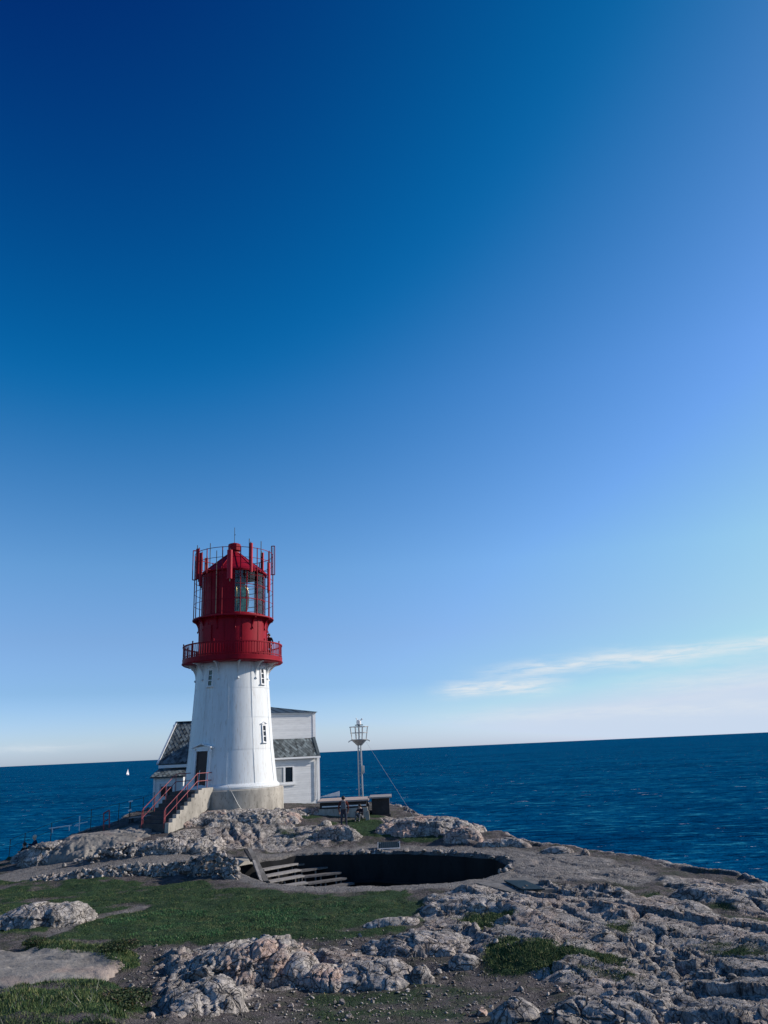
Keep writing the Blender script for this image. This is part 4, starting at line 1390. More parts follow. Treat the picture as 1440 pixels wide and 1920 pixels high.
# porch
po = MB().box(0.0, 1.95, -1.1, 0.34, 0.2, 2.50).build('porch', 'white_board', ke)
mb = MB()
clap(mb, 0.12, 1.83, 0.3, 2.45, -1.1, 0.15)
tag(mb.build('porch_boards', 'white_board', po), kind='stuff')
for x in (0.0, 1.83):
    MB().box(x, x + 0.12, -1.16, -1.101, 0.2, 2.5).build('corner_board', 'white_trim', po)
pr_ = MB().hexa([(-0.18, -1.35, 2.50), (2.1, -1.35, 2.50), (2.1, 0.33, 2.98), (0.02, 0.33, 2.98)], [(-0.18, -1.35, 2.56), (2.1, -1.35, 2.56), (2.1, 0.33, 3.06), (0.02, 0.33, 3.06)]).build('porch_roof', 'roof_sheet', ke)
mb = MB()
slates(mb, (-0.18, -1.38, 2.565), (2.1, -1.38, 2.565), (0.02, 0.32, 3.065), (2.1, 0.32, 3.065), 9, 7)
tag(mb.build('slates', 'slate', pr_), kind='stuff')
pd_ = MB().box(0.30, 0.42, -1.18, -1.13, 0.3, 2.25).box(1.28, 1.40, -1.18, -1.13, 0.3, 2.25).box(0.42, 1.28, -1.18, -1.13, 2.12, 2.25).build('door', 'white_trim', po)
MB().box(0.44, 1.26, -1.17, -1.135, 0.3, 1.2).build('door_panel', 'white_board', pd_)
MB().box(0.52, 0.86, -1.165, -1.133, 1.35, 1.95).build('pane', 'door_dark', pd_)
MB().box(0.93, 1.24, -1.165, -1.133, 1.35, 1.95).build('pane', 'door_dark', pd_)

# ================================================================== MAST
mb_ = at(677, 1492, 55.5)
mast = empty('mast', (mb_.x, mb_.y, -0.32))
mast.scale = (1.088, 1.088, 1.088)
tag(mast, 'slender grey mast with open basket and lamp on top, stayed by a thin wire', 'mast')
zo = 0.2
for sx in (-1, 1):
    MB().tube([(sx * 0.11, 0, 0.0), (sx * 0.085, 0, 4.0 + zo)], 0.045, 8).build('pole', 'galvanised', mast)
for k in range(9):
    z = 1.0 + k * 0.36
    MB().tube([(-0.10, 0, z), (0.10, 0, z + (0.18 if k % 2 else -0.18))], 0.018, 5).build('lattice_bar', 'galvanised', mast)
MB().lathe([(0.17, 3.78 + zo), (0.28, 3.90 + zo), (0.52, 4.12 + zo), (0.52, 4.16 + zo), (0.05, 4.16 + zo)], 20).build('basket_cone', 'galvanised', mast)
bk = empty('basket', (0, 0, 0), parent=mast)
for k in range(8):
    a = R(22.5 + 45 * k)
    MB().tube([(0.48 * math.cos(a), 0.48 * math.sin(a), 4.15 + zo), (0.60 * math.cos(a), 0.60 * math.sin(a), 4.92 + zo)], 0.025, 6).build('basket_post', 'galvanised', bk)
for r_, z in ((0.60, 4.92), (0.545, 4.55)):
    MB().tube([(r_ * math.cos(a), r_ * math.sin(a), z + zo) for a in np.linspace(0, 2 * math.pi, 25)], 0.022, 6, False).build('basket_hoop', 'galvanised', bk)
MB().tube([(0, 0, 4.1 + zo), (0, 0, 5.02 + zo)], 0.06, 8).build('top_post', 'galvanised', mast)
MB().box(-0.24, 0.26, -0.12, 0.12, 5.0 + zo, 5.05 + zo).build('lamp_shelf', 'black_iron', mast)
MB().lathe([(0.15, 5.055 + zo), (0.15, 5.28 + zo), (0.10, 5.33 + zo), (0.0, 5.36 + zo)], 14).build('lamp', 'white_trim', mast)
MB().tube([(-0.1, 0, 5.34 + zo), (-0.16, 0, 5.48 + zo)], 0.03, 6).build('sensor', 'white_trim', mast)
MB().tube([(0.12, 0, 5.30 + zo), (0.22, 0, 5.42 + zo), (0.26, 0, 5.36 + zo)], 0.04, 6).build('sensor', 'white_trim', mast)
for sx in (-1, 1):
    MB().tube([(sx * 0.5, 0, 4.1 + zo), (sx * 0.66, 0, 4.05 + zo), (sx * 0.68, 0, 3.98 + zo)], 0.03, 6).build('spur', 'galvanised', mast)
MB().tube([(0.12, -0.05, 2.3), (0.2, -0.06, 2.35), (0.2, -0.06, 2.75)], 0.06, 8).build('junction_box', 'galvanised', mast)
wend = at(776, 1531, 46.8)
MB().tube([(0.45, 0, 3.95 + zo), ((wend.x - mb_.x) / 1.088, (wend.y - mb_.y) / 1.088, (float(zg(wend.x, wend.y, ZN)) + 0.75) / 1.088)], 0.006, 5).build('stay_wire', 'galvanised', mast)


# ================================================================== LOW BUNKERS BY THE MAST
def bunker(name, label, x0, x1, y0, y1, zb_, zm, zt_, stripe):
    r_ = empty(name, ((x0 + x1) / 2, y0, zb_))
    tag(r_, label, 'bunker')
    ox, oy = (x0 + x1) / 2, y0
    MB().box(x0 - ox, x1 - ox, 0, y1 - oy, -0.6, zm - zb_).build('plinth', 'concrete' if stripe else 'dark_board', r_)
    MB().box(x0 - ox + 0.06, x1 - ox - 0.06, 0.12, y1 - oy - 0.1, zm - zb_, zt_ - zb_ - 0.09).build('recessed_wall', 'dark_board', r_)
    if stripe:
        MB().box(x0 - ox + 0.2, x1 - ox - 0.1, 0.05, 0.118, zm - zb_ + 0.10, zm - zb_ + 0.17).build('rail', 'white_trim', r_)
    n = 5 if stripe else 3
    for k in range(n):
        f0, f1 = k / n, (k + 1) / n
        yy0, yy1 = -0.12 + (y1 - oy + 0.24) * f0, -0.12 + (y1 - oy + 0.24) * f1 - 0.012
        MB().box(x0 - ox - 0.08, x1 - ox + 0.08, yy0, yy1, zt_ - zb_ - 0.09 + random.uniform(-.004, .004), zt_ - zb_ + random.uniform(-.006, .006)).build('roof_plank', 'pink_timber' if stripe else 'grey_timber', r_)
    return r_


bunker('bunker', 'low bunker with pinkish plank top and pale rail, beside the white house corner', -4.72, -1.78, 49.3, 52.2, -0.1, 0.40, 0.86, True)
bunker('bunker', 'dark boxy bunker with grey plank top at the foot of the mast', -1.62, -0.42, 50.2, 52.6, -0.3, -0.1, 0.92, False)
q = at(664, 1492, 52.8)
sg = empty('white_board', (q.x - 1.3, 52.9, 0.2))
tag(sg, 'small white wedge of board sticking up behind the plank-topped bunker', 'board')
MB().add([(-1.0, 0, 0.70), (0.35, 0, 0.72), (0.35, 0, 1.02), (-1.0, 0.05, 0.70), (0.35, 0.05, 0.72), (0.35, 0.05, 1.02)], [(0, 1, 2), (5, 4, 3), (0, 2, 5, 3), (1, 4, 5, 2), (0, 3, 4, 1)]).build('panel', 'white_trim', sg)
MB().box(0.2, 0.26, 0.06, 0.12, -0.5, 0.95).build('post', 'grey_timber', sg)
# concrete stub beside the bunker
q = at(690, 1531, 48.4)
MBs = MB().hexa([(-0.16, -0.15, -0.5), (0.14, -0.15, -0.5), (0.14, 0.2, -0.5), (-0.16, 0.2, -0.5)], [(-0.12, -0.10, 0.48), (0.06, -0.10, 0.52), (0.06, 0.15, 0.52), (-0.12, 0.15, 0.48)])
o = MBs.build('concrete_stub', 'concrete')
o.location = (q.x, q.y, float(zg(q.x, q.y)))
tag(o, 'pale concrete stub standing in the grass at the plank-topped bunker corner', 'stub')

# ================================================================== PANELS AROUND THE PIT
q = at(730, 1592, 42.6)
pz = float(zg(q.x, q.y))
pn = empty('ribbed_panel', (q.x, q.y, q.z - 0.05))
tag(pn, 'dark ribbed tilted panel in a pale frame on the far rim of the pit', 'panel')
tilt = R(17)
cy, cz = math.cos(tilt), math.sin(tilt)


def tl(x, s_, h):
    return (x, s_ * cy - h * cz, 0.06 + s_ * cz + h * cy)


def tbox(mb, x0, x1, s0, s1, h0, h1):
    return mb.hexa([tl(x0, s0, h0), tl(x1, s0, h0), tl(x1, s1, h0), tl(x0, s1, h0)], [tl(x0, s0, h1), tl(x1, s0, h1), tl(x1, s1, h1), tl(x0, s1, h1)])


tbox(MB(), -0.56, 0.52, 0.0, 0.78, 0.0, 0.03).build('plate', 'dark_panel', pn)
tbox(MB(), -0.60, 0.56, -0.10, 0.0, 0.0, 0.05).build('frame_bar', 'galvanised', pn)
for x in (-0.60, 0.525):
    tbox(MB(), x, x + 0.035, 0.003, 0.78, 0.0, 0.05).build('frame_bar', 'galvanised', pn)
for k in range(9):
    x = -0.45 + 0.105 * k
    tbox(MB(), x, x + 0.02, 0.03, 0.74, 0.031, 0.05).build('rib', 'roof_sheet', pn)
for x in (-0.5, 0.45):
    MB().box(x, x + 0.05, 0.55, 0.62, -0.3, 0.30).build('leg', 'galvanised', pn)

qz = -1.42
quad = [atz(x, y, qz) for x, y in ((893, 1657), (985, 1645), (1040, 1668), (965, 1676))]
cx_, cy_ = sum(p.x for p in quad) / 4, sum(p.y for p in quad) / 4
ha = empty('hatch', (cx_, cy_, qz))
tag(ha, 'flat dark hatch sheet on a concrete slab beside the right end of the pit', 'hatch')
b4 = [Vector((p.x - cx_, p.y - cy_, -0.35)) for p in quad]
MB().hexa(b4[::-1] if (b4[1] - b4[0]).cross(b4[2] - b4[0]).z < 0 else b4, [Vector((p.x, p.y, 0.03)) for p in (b4[::-1] if (b4[1] - b4[0]).cross(b4[2] - b4[0]).z < 0 else b4)]).build('slab', 'worn_concrete', ha)
qd = [atz(x, y, qz + 0.1) for x, y in ((945, 1651), (984, 1651), (1022, 1667), (980, 1668))]
b4 = [Vector((p.x - cx_, p.y - cy_, 0.065)) for p in qd]
if (b4[1] - b4[0]).cross(b4[2] - b4[0]).z < 0:
    b4 = b4[::-1]
MB().hexa(b4, [p + Vector((0, 0, 0.05)) for p in b4]).build('sheet', 'dark_panel', ha)

# ================================================================== BENCHES IN THE PIT
r5 = lambda x, y: (x / 3.43 + 380, y / 3.43 + 1500)
ROWS = [[(362, 396), (585, 357), (770, 336)], [(382, 435), (606, 396), (826, 366)], [(402, 470), (630, 432), (876, 405)], [(440, 506), (655, 474), (906, 441)], [(482, 545), (680, 515), (948, 472)], [None, (748, 545), (930, 516)]]
ORD = ['topmost', 'second', 'third', 'fourth', 'fifth', 'lowest']
ZR = float(base(*G(550, 1601)))
for k, row in enumerate(ROWS):
    z = ZR - 0.42 - 0.20 * k
    P_ = [None if p is None else atz(*r5(*p), z + 0.35) - Vector((0, 0, 0.35)) for p in row]
    o_ = P_[1]
    be = empty('bench_row', (o_.x, o_.y, z - 0.35))
    tag(be, f'{ORD[k]} of the stepped timber bench rows inside the pit', 'bench', 'stepped bench rows in the pit')
    for si, (a, c) in enumerate(((P_[0], P_[1]), (P_[1], P_[2]))):
        if a is None or c is None:
            continue
        d = (c - a).normalized()
        side = Vector((d.y, -d.x, 0))
        if side.y > 0:
            side = -side
        dz_ = -0.05 if si else 0.0
        for j in range(2):
            off_ = side * (0.06 + 0.215 * j)
            a_, c_ = a - o_ + off_ + d * 0.02, c - o_ + off_ - d * 0.02
            MB().beam(a_ + Vector((0, 0, 0.33 + dz_)), c_ + Vector((0, 0, 0.33 + dz_)), 0.20, 0.08).build('plank', 'pink_timber' if (k == 4 and si == 0) else 'grey_timber' if si == 0 else 'shaded_timber', be)
        nn = max(2, int((c - a).length / 0.9) + 1)
        for j in range(nn):
            q = a.lerp(c, (j + 0.25) / (nn - 0.5 + 0.01)) - o_ + side * 0.12
            MB().box(q.x - 0.035, q.x + 0.035, q.y - 0.05, q.y + 0.05, -1.6, 0.29 + dz_).build('post', 'grey_timber', be)

# wooden ramp edge and slab at the head of the pit stairs
zA = float(zg(*G(467, 1592), ZN))
s0, s1 = atz(*r5(300, 318), zA + 0.12), atz(*r5(408, 528), ZR - 0.75)
st = empty('stair_edge', s0)
tag(st, 'rough sloping stair edge with timber rail going down into the pit beside the benches', 'stair edge')
MB().beam(Vector((0, 0, 0)), s1 - s0, 0.24, 0.14).build('board', 'worn_concrete', st)
t0, t1 = atz(*r5(328, 392), zA - 0.1), atz(*r5(378, 528), ZR - 0.62)
MB().beam(t0 - s0, t1 - s0, 0.12, 0.10).build('pale_rail', 'grey_timber', st)
MB().beam(Vector((-0.22, -0.05, 0.02)), t0 - s0 + Vector((-0.1, 0, 0.02)), 0.10, 0.12).build('upper_rail', 'dark_board', st)
sq = [atz(*r5(*p), -1.22) for p in ((172, 345), (296, 314), (322, 394), (200, 417))]
cx_, cy_ = sum(p.x for p in sq) / 4, sum(p.y for p in sq) / 4
b4 = [Vector((p.x - cx_, p.y - cy_, -0.16)) for p in sq]
if (b4[1] - b4[0]).cross(b4[2] - b4[0]).z < 0:
    b4 = b4[::-1]
o = MB().hexa(b4, [p + Vector((0, 0, 0.16)) for p in b4]).build('concrete_slab', 'concrete')
o.location = (cx_, cy_, -1.16)
tag(o, 'flat concrete slab bridging the head of the stairs into the pit', 'slab', kind='thing')


# ================================================================== ROCK OUTCROPS
def outcrop(name, label, px, py, ax, ay, h, rot=0.0, mat='rock_grey', seed=1, pw=2.6, rough=1.0, step=0.05, lean=(0, 0), ang=-0.5, cut=1.0, base_off=0.0, xy=None, prof=0.72):
    """an outcrop that rises from the ground: a broken dome ax by ay wide and h high"""
    x0, y0 = xy if xy else G(px, py)
    z0 = float(zg(x0, y0, ZN))
    nx, ny = int(2.5 * ax / step), int(2.5 * ay / step)
    u, v = np.meshgrid(np.linspace(-1.25, 1.25, nx), np.linspace(-1.25, 1.25, ny))
    lx, ly = u * ax, v * ay
    c, s = math.cos(rot), math.sin(rot)
    X, Y = x0 + lx * c - ly * s, y0 + lx * s + ly * c
    wu = u + fbm(X * 1.1, Y * 1.1, seed, 4) * 0.28 + fbm(X * 3.1, Y * 3.1, seed + 3, 3) * 0.10
    wv = v + fbm(X * 1.1, Y * 1.1, seed + 7, 4) * 0.28 + fbm(X * 3.1, Y * 3.1, seed + 5, 3) * 0.10
    r = np.power(np.abs(wu) ** pw + np.abs(wv) ** pw, 1 / pw)
    pr = np.sign(1 - r) * np.power(np.abs(1 - np.clip(r, 0, 2) ** 2), prof)
    body = np.clip(pr, 0, 1)
    f = rockform(X * 1.2, Y * 1.2, ang, seed * 13 + 2, 1.1, 0.65)
    zz = h * pr * (1 + lean[0] * u + lean[1] * v) + f * rough * np.clip(h, 0.25, 0.9) * (0.35 + 0.65 * body)
    zz = np.minimum(zz, h * cut + f * 0.25 * rough)
    g = zg(X, Y, ZN)
    zz = np.where(r > 1, -0.08 - (r - 1) * 1.6, zz)
    Zw = np.where(r > 1.0, np.minimum(g, z0) , z0 * body + g * (1 - body)) + zz + base_off
    # ledges and undercuts on the steep sides
    steep = np.clip((r - 0.25) / 0.6, 0, 1)
    al = -X * np.sin(rot + 0.6) + Y * np.cos(rot + 0.6) + X * 0.8
    la, le = facets(al * 1.5 + 3, Zw * 3.2 + X * 0.25, seed + 201)
    lb, lf = facets(al * 4.2, Zw * 8.0, seed + 211)
    out_ = (0.16 * la - 0.10 * np.exp(-(le / 0.06) ** 2) + 0.05 * lb - 0.02 * np.exp(-(lf / 0.08) ** 2)) * steep * rough * min(1.0, h * 1.4)
    rr_ = np.sqrt(lx * lx + ly * ly) + 1e-6
    ox_, oy_ = lx / rr_, ly / rr_
    jx = (ox_ * c - oy_ * s) * out_ + fbm(X * 5 + Zw * 4, Y * 5, seed + 91, 3) * 0.03 * rough
    jy = (ox_ * s + oy_ * c) * out_ + fbm(X * 5, Y * 5 + Zw * 4, seed + 93, 3) * 0.03 * rough
    V = np.stack([X + jx - x0, Y + jy - y0, Zw - z0], -1).reshape(-1, 3)
    keep = ((r < 1.12) & (poly_sd(X, Y, PIT) < -0.12)).ravel()
    idx = np.arange(nx * ny).reshape(ny, nx)
    F = np.stack([idx[:-1, :-1], idx[:-1, 1:], idx[1:, 1:], idx[1:, :-1]], -1).reshape(-1, 4)
    F = F[keep[F].all(1)]
    used = np.unique(F)
    remap = np.zeros(nx * ny, int)
    remap[used] = np.arange(len(used))
    me = bpy.data.meshes.new(name)
    raw_mesh(me, V[used], remap[F], 4)
    me.materials.append(MATS[mat])
    me.polygons.foreach_set('use_smooth', np.ones(len(F), bool))
    me.update()
    o = link(name, me, None, (x0, y0, z0))
    return tag(o, label, 'rock', kind='thing')


outcrop('rock_outcrop', 'broad pinkish rock outcrop below the lighthouse foot', 440, 1563, 4.4, 1.5, 0.42, 0.12, 'rock_pink', 3, rough=1.6, step=.05, ang=0.5)
outcrop('rock_outcrop', 'low rough grey rock ledge joining the stair wall to the pink outcrop', 330, 1585, 2.6, 1.1, 0.5, 0.3, 'rock_grey', 4, rough=1.5, ang=0.5)
outcrop('rock_outcrop', 'pink-edged rock in front of the standing person', 632, 1570, 1.25, 0.5, 0.5, -0.1, 'rock_pink', 5, rough=0.8, step=.035)
outcrop('rock_outcrop', 'small pale rock strip at the foot of the white house', 565, 1524, 2.0, 0.6, 0.35, 0.0, 'rock_pink', 6, rough=1.0, step=.04)
outcrop('rock_outcrop', 'narrow pale fin of rock beside the standing person', 611, 1549, 0.3, 0.45, 0.34, -0.25, 'rock_pale', 7, rough=0.4, step=.03)
outcrop('rock_mound', 'large pale pink rock mound right of the dark bunker', 806, 1553, 3.0, 1.9, 0.5, -0.3, 'rock_pink', 8, rough=0.9, ang=-0.3)
outcrop('rock_outcrop', 'cracked pinkish rock at the right end of the pale mound', 872, 1576, 1.1, 0.7, 0.45, -0.2, 'rock_pink', 9, rough=1.0, step=.035)
outcrop('rock_ledge', 'dark-faced rock ledge on the cliff edge beyond the pit', 948, 1586, 1.35, 0.5, 0.32, -0.35, 'rock_pale', 10, rough=0.7, step=.035)
outcrop('rock_ledge', 'short smooth rock on the cliff edge above the grey slope', 1045, 1600, 0.75, 0.4, 0.3, -0.35, 'rock_pale', 11, rough=0.6, step=.03)
outcrop('rock_ledge', 'tiny pointed stone on the skyline of the grey slope', 1098, 1606, 0.22, 0.2, 0.3, 0.0, 'rock_pale', 12, rough=0.8, step=.025)
outcrop('rock_slab', 'broad pale rock slab beside the path left of the stairs', 178, 1590, 2.9, 1.6, 0.72, 0.18, 'rock_slab', 13, pw=2.6, rough=0.55, lean=(0.1, 0.55), prof=0.6, ang=0.2)
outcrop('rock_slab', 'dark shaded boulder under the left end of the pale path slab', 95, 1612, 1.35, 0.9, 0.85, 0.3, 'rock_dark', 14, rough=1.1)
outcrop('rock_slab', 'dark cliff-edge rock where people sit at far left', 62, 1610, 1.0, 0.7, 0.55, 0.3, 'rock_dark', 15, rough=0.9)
outcrop('boulder', 'striped grey boulder with pale right end on the lawn', 66, 1733, 1.9, 1.1, 0.62, 0.28, 'rock_grey', 16, rough=0.7, lean=(0.35, 0), step=.035, ang=0.9)
outcrop('rock_slab', 'smooth beige rock slab in the bottom left corner', 5, 1822, 3.2, 2.1, 0.2, -0.15, 'rock_slab', 17, pw=2.2, rough=0.35, cut=0.8, ang=-0.3)
outcrop('rock_slab', 'narrow tongue of beige rock between the two grass clumps', 120, 1808, 0.95, 0.32, 0.22, 0.05, 'rock_slab', 18, rough=0.35, step=.03)
outcrop('boulder', 'leaning striped grey boulder below the pink outcrop', 380, 1890, 1.0, 0.9, 0.5, 0.5, 'rock_grey', 19, rough=0.7, lean=(0.25, 0.1), step=.03, ang=1.05)
outcrop('rock_outcrop', 'large pink and grey foreground outcrop at the lawn edge', 468, 1832, 1.75, 1.15, 0.72, 0.12, 'rock_pink', 20, rough=1.15, lean=(0.15, 0), step=.032, ang=0.8)
outcrop('boulder', 'rounded pale boulder touching the right of the pink foreground outcrop', 562, 1836, 0.6, 0.75, 0.62, 0.1, 'rock_pale', 21, rough=0.5, step=.025, ang=1.2)
outcrop('boulder', 'knobbly pink-grey rock two along from the pink foreground outcrop', 612, 1840, 0.75, 0.8, 0.55, -0.2, 'rock_pink', 22, rough=0.9, step=.025, ang=1.2)
outcrop('rock_outcrop', 'low ragged grey rock trailing right from the pink foreground outcrop', 695, 1838, 1.4, 0.9, 0.38, -0.15, 'rock_grey', 23, rough=1.2, step=.03)
outcrop('rock_outcrop', 'dark jagged rocks at the right end of the lawn', 790, 1776, 1.6, 0.9, 0.34, -0.1, 'rock_grey', 24, rough=1.2, step=.035)
outcrop('boulder', 'small pointed grey boulder on bare ground right of the ragged rock', 788, 1842, 0.42, 0.32, 0.36, 0.2, 'rock_grey', 25, rough=0.7, step=.025)
outcrop('boulder', 'small pinkish rock by the left edge of the round grass mound', 868, 1812, 0.45, 0.35, 0.28, -0.2, 'rock_pink', 26, rough=0.7, step=.025)
outcrop('boulder', 'big dark shaded boulder at the bottom right edge', 1150, 1915, 1.6, 1.0, 0.55, 0.1, 'rock_grey', 27, rough=1.2, step=.03)
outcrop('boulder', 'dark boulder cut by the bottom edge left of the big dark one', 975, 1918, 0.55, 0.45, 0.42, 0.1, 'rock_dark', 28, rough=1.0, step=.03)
outcrop('rock_outcrop', 'pale rock bench just below the dark hatch', 890, 1706, 1.9, 0.9, 0.32, -0.12, 'rock_pale', 29, rough=1.2, ang=-0.35)
outcrop('rock_outcrop', 'jagged rock on the right-hand skyline', 1330, 1688, 1.2, 0.7, 0.32, -0.5, 'rock_grey', 30, rough=1.2)
outcrop('rock_outcrop', 'low rock at the right picture edge on the skyline', 1425, 1690, 1.3, 0.7, 0.3, -0.45, 'rock_grey', 31, rough=1.1)
outcrop('rock_outcrop', 'thin rock band crossing the right end of the lawn', 735, 1735, 1.0, 0.3, 0.22, 0.05, 'rock_grey', 32, rough=0.9, step=.03)


# ================================================================== STONES
def stone_mesh(seed, name='stone'):
    """an angular stone about 1 m across: a lump cut by random planes"""
    r_ = np.random.default_rng(seed)
    import bmesh
    bm = bmesh.new()
    bmesh.ops.create_icosphere(bm, subdivisions=2, radius=0.62)
    for _ in range(9):
        n_ = Vector(r_.normal(size=3)).normalized()
        bmesh.ops.bisect_plane(bm, geom=bm.verts[:] + bm.edges[:] + bm.faces[:], plane_co=n_ * r_.uniform(0.28, 0.45), plane_no=n_, clear_outer=True)
        ed = [e for e in bm.edges if e.is_boundary]
        if ed:
            bmesh.ops.holes_fill(bm, edges=ed)
    me = bpy.data.meshes.new(name)
    bm.to_mesh(me)
    bm.free()
    return me


STONES = {}
for mt in ('rock_grey', 'rock_pink', 'rock_pale', 'rock_dark'):
    STONES[mt] = []
    for i in range(6):
        me = stone_mesh(100 + i + len(STONES) * 10)
        me.materials.append(MATS[mt])
        STONES[mt].append(me)


def stone(parent, p, size, mt, flat=0.7, off=(0, 0, 0)):
    me = random.choice(STONES[mt])
    o = link('stone', me, parent, Vector(p) - Vector(off), (random.uniform(-.4, .4), random.uniform(-.4, .4), random.uniform(0, 6.28)), (size * random.uniform(.8, 1.25), size * random.uniform(.7, 1.0), size * flat * random.uniform(.75, 1.2)))
    return o


def wall_of_stones(name, label, line, hts, size, mats, rows, depth=0.35):
    p0 = Vector((line[0][0], line[0][1], float(zg(*line[0]))))
    r_ = empty(name, p0)
    tag(r_, label, 'stone wall')
    L = [0]
    for a, b in zip(line[:-1], line[1:]):
        L.append(L[-1] + math.hypot(b[0] - a[0], b[1] - a[1]))
    for row in range(rows):
        s_ = random.uniform(0, size)
        while s_ < L[-1]:
            x = float(np.interp(s_, L, [p[0] for p in line]))
            y = float(np.interp(s_, L, [p[1] for p in line]))
            hh = float(np.interp(s_, L, hts))
            f = row / max(1, rows - 1)
            sz = size * random.uniform(0.65, 1.35)
            z = float(zg(x, y)) - 0.05 + hh * f
            yy = y + depth * f + random.uniform(-.06, .06)
            stone(r_, (x + random.uniform(-.05, .05), yy, z + random.uniform(-.04, .04)), sz, random.choice(mats), 0.8, p0)
            s_ += sz * random.uniform(0.62, 0.85)
    return r_


wall_of_stones('dry_stone_wall', 'rough dry stone wall holding up the path above the lawn', GP((55, 1652), (120, 1649), (200, 1646), (280, 1643), (345, 1640)), [0.10, 0.22, 0.34, 0.42, 0.5], 0.27, ['rock_grey', 'rock_grey', 'rock_dark', 'rock_pale'], 4)
wall_of_stones('dry_stone_wall', 'higher dark stone wall at the head of the pit stairs', GP((352, 1642), (385, 1644), (415, 1646), (445, 1648)), [0.62, 0.85, 0.9, 0.55], 0.32, ['rock_grey', 'rock_dark', 'rock_dark'], 5, 0.5)
q = G(352, 1640)
o = stone(None, (q[0], q[1] - 0.1, float(zg(*q)) + 0.22), 0.58, 'rock_pale', 0.75)
tag(o, 'pale rounded stone standing out in the wall above the lawn', 'stone')

hp = G(215, 1606)
hb = empty('rubble_heap', (hp[0], hp[1], float(zg(*hp))))
tag(hb, 'heap of pale broken stones between the path and the pale slab', 'rubble')
for k in range(95):
    u, v = random.gauss(0, 0.42), random.gauss(0, 0.4)
    x, y = hp[0] + u * 2.4, hp[1] + v * 0.75 + u * 0.5
    hh = max(0, 0.5 * math.exp(-(u * u + v * v) * 1.6))
    stone(hb, (x, y, float(zg(x, y)) + random.uniform(0, hh)), random.uniform(0.14, 0.36), random.choice(['rock_pale', 'rock_pale', 'rock_pink', 'rock_grey']), 0.8, hb.location)

# broken stones along the skirt of the lighthouse outcrop
sk = empty('rubble_strip', (*G(330, 1592), float(zg(*G(330, 1592)))))
tag(sk, 'strip of broken stones along the path below the lighthouse outcrop', 'rubble')
for k in range(70):
    px_ = random.uniform(265, 400)
    x, y = G(px_, 1584 + random.gauss(0, 5) + (px_ - 265) * 0.08)
    stone(sk, (x, y, float(zg(x, y)) + random.uniform(0.0, 0.12)), random.uniform(0.13, 0.34), random.choice(['rock_pale', 'rock_pink', 'rock_grey', 'rock_dark']), 0.8, sk.location)
# ragged stones on the far and right rim of the pit
rm = empty('rim_stones', (PIT[9][0], PIT[9][1], -1.4))
tag(rm, 'ragged stones edging the far and right rim of the pit', 'rubble')
for k in range(64):
    f = random.uniform(0, 1)
    i = 7.5 + f * 6.5
    a, b = PIT[int(i)], PIT[int(i) + 1]
    t_ = i - int(i)
    x, y = a[0] + (b[0] - a[0]) * t_, a[1] + (b[1] - a[1]) * t_
    x, y = x + random.gauss(0, 0.08), y + random.uniform(-0.02, 0.22)
    stone(rm, (x, y, float(base(x, y)) + random.uniform(-0.12, 0.05)), random.uniform(0.16, 0.38), random.choice(['rock_grey', 'rock_dark', 'rock_pale']), 0.6, rm.location)
# loose stones lying on the bare ground
LBL = {'rock_grey': 'small loose grey stone lying on the bare foreground ground', 'rock_pink': 'small loose pinkish stone lying on the bare foreground ground', 'rock_pale': 'small loose pale stone lying on the bare foreground ground'}
cnt = 0
while cnt < 100:
    px_, py_ = random.uniform(240, 1430), random.uniform(1745, 1915)
    x, y = G(px_, py_)
    if lookup(GG, x, y) > 0.5 or random.random() > 1.2 - abs(px_ - 650) / 700:
        continue
    sz = random.uniform(0.08, 0.19) * (1.5 if random.random() < 0.12 else 1)
    mt = random.choice(['rock_grey', 'rock_grey', 'rock_pink', 'rock_pale'])
    o = stone(None, (x, y, float(zg(x, y)) + sz * 0.12), sz, mt)
    o.name = 'loose_stone'
    tag(o, LBL[mt], 'stone', 'loose ' + mt[5:] + ' stones on the foreground')
    cnt += 1

# ================================================================== FENCE, BARS AND RAILS AT THE LEFT EDGE
fpts = [at(x, y, Y) for x, y, Y in ((288, 1512, 52.0), (268, 1522, 51.0), (222, 1534, 50.0), (170, 1546, 49.0), (95, 1572, 47.8), (45, 1592, 46.8), (17, 1604, 46.2))]
f0 = fpts[0]
fe = empty('cliff_fence', f0)
tag(fe, 'thin dark post and rail fence along the cliff edge left of the stairs', 'fence')
HF = 0.85
for p in fpts:
    gz = float(zg(p.x, p.y))
    lo = min(gz, p.z) - 0.15 - f0.z
    q = p - f0
    MB().tube([(q.x, q.y, lo), (q.x, q.y, q.z + HF)], 0.02, 6).build('post', 'black_iron', fe)
for a, b in zip(fpts[:-1], fpts[1:]):
    for h_ in (HF - 0.03, HF * 0.5):
        MB().tube([a - f0 + Vector((0, 0, h_)), b - f0 + Vector((0, 0, h_))], 0.01, 6).build('rail', 'black_iron', fe)


def bars(name, label, cat, segs, r_, mat, part):
    o0 = segs[0][0]
    e_ = empty(name, o0)
    tag(e_, label, cat)
    for a, b in segs:
        MB().tube([a - o0, b - o0], r_, 8).build(part, mat, e_)
    return e_


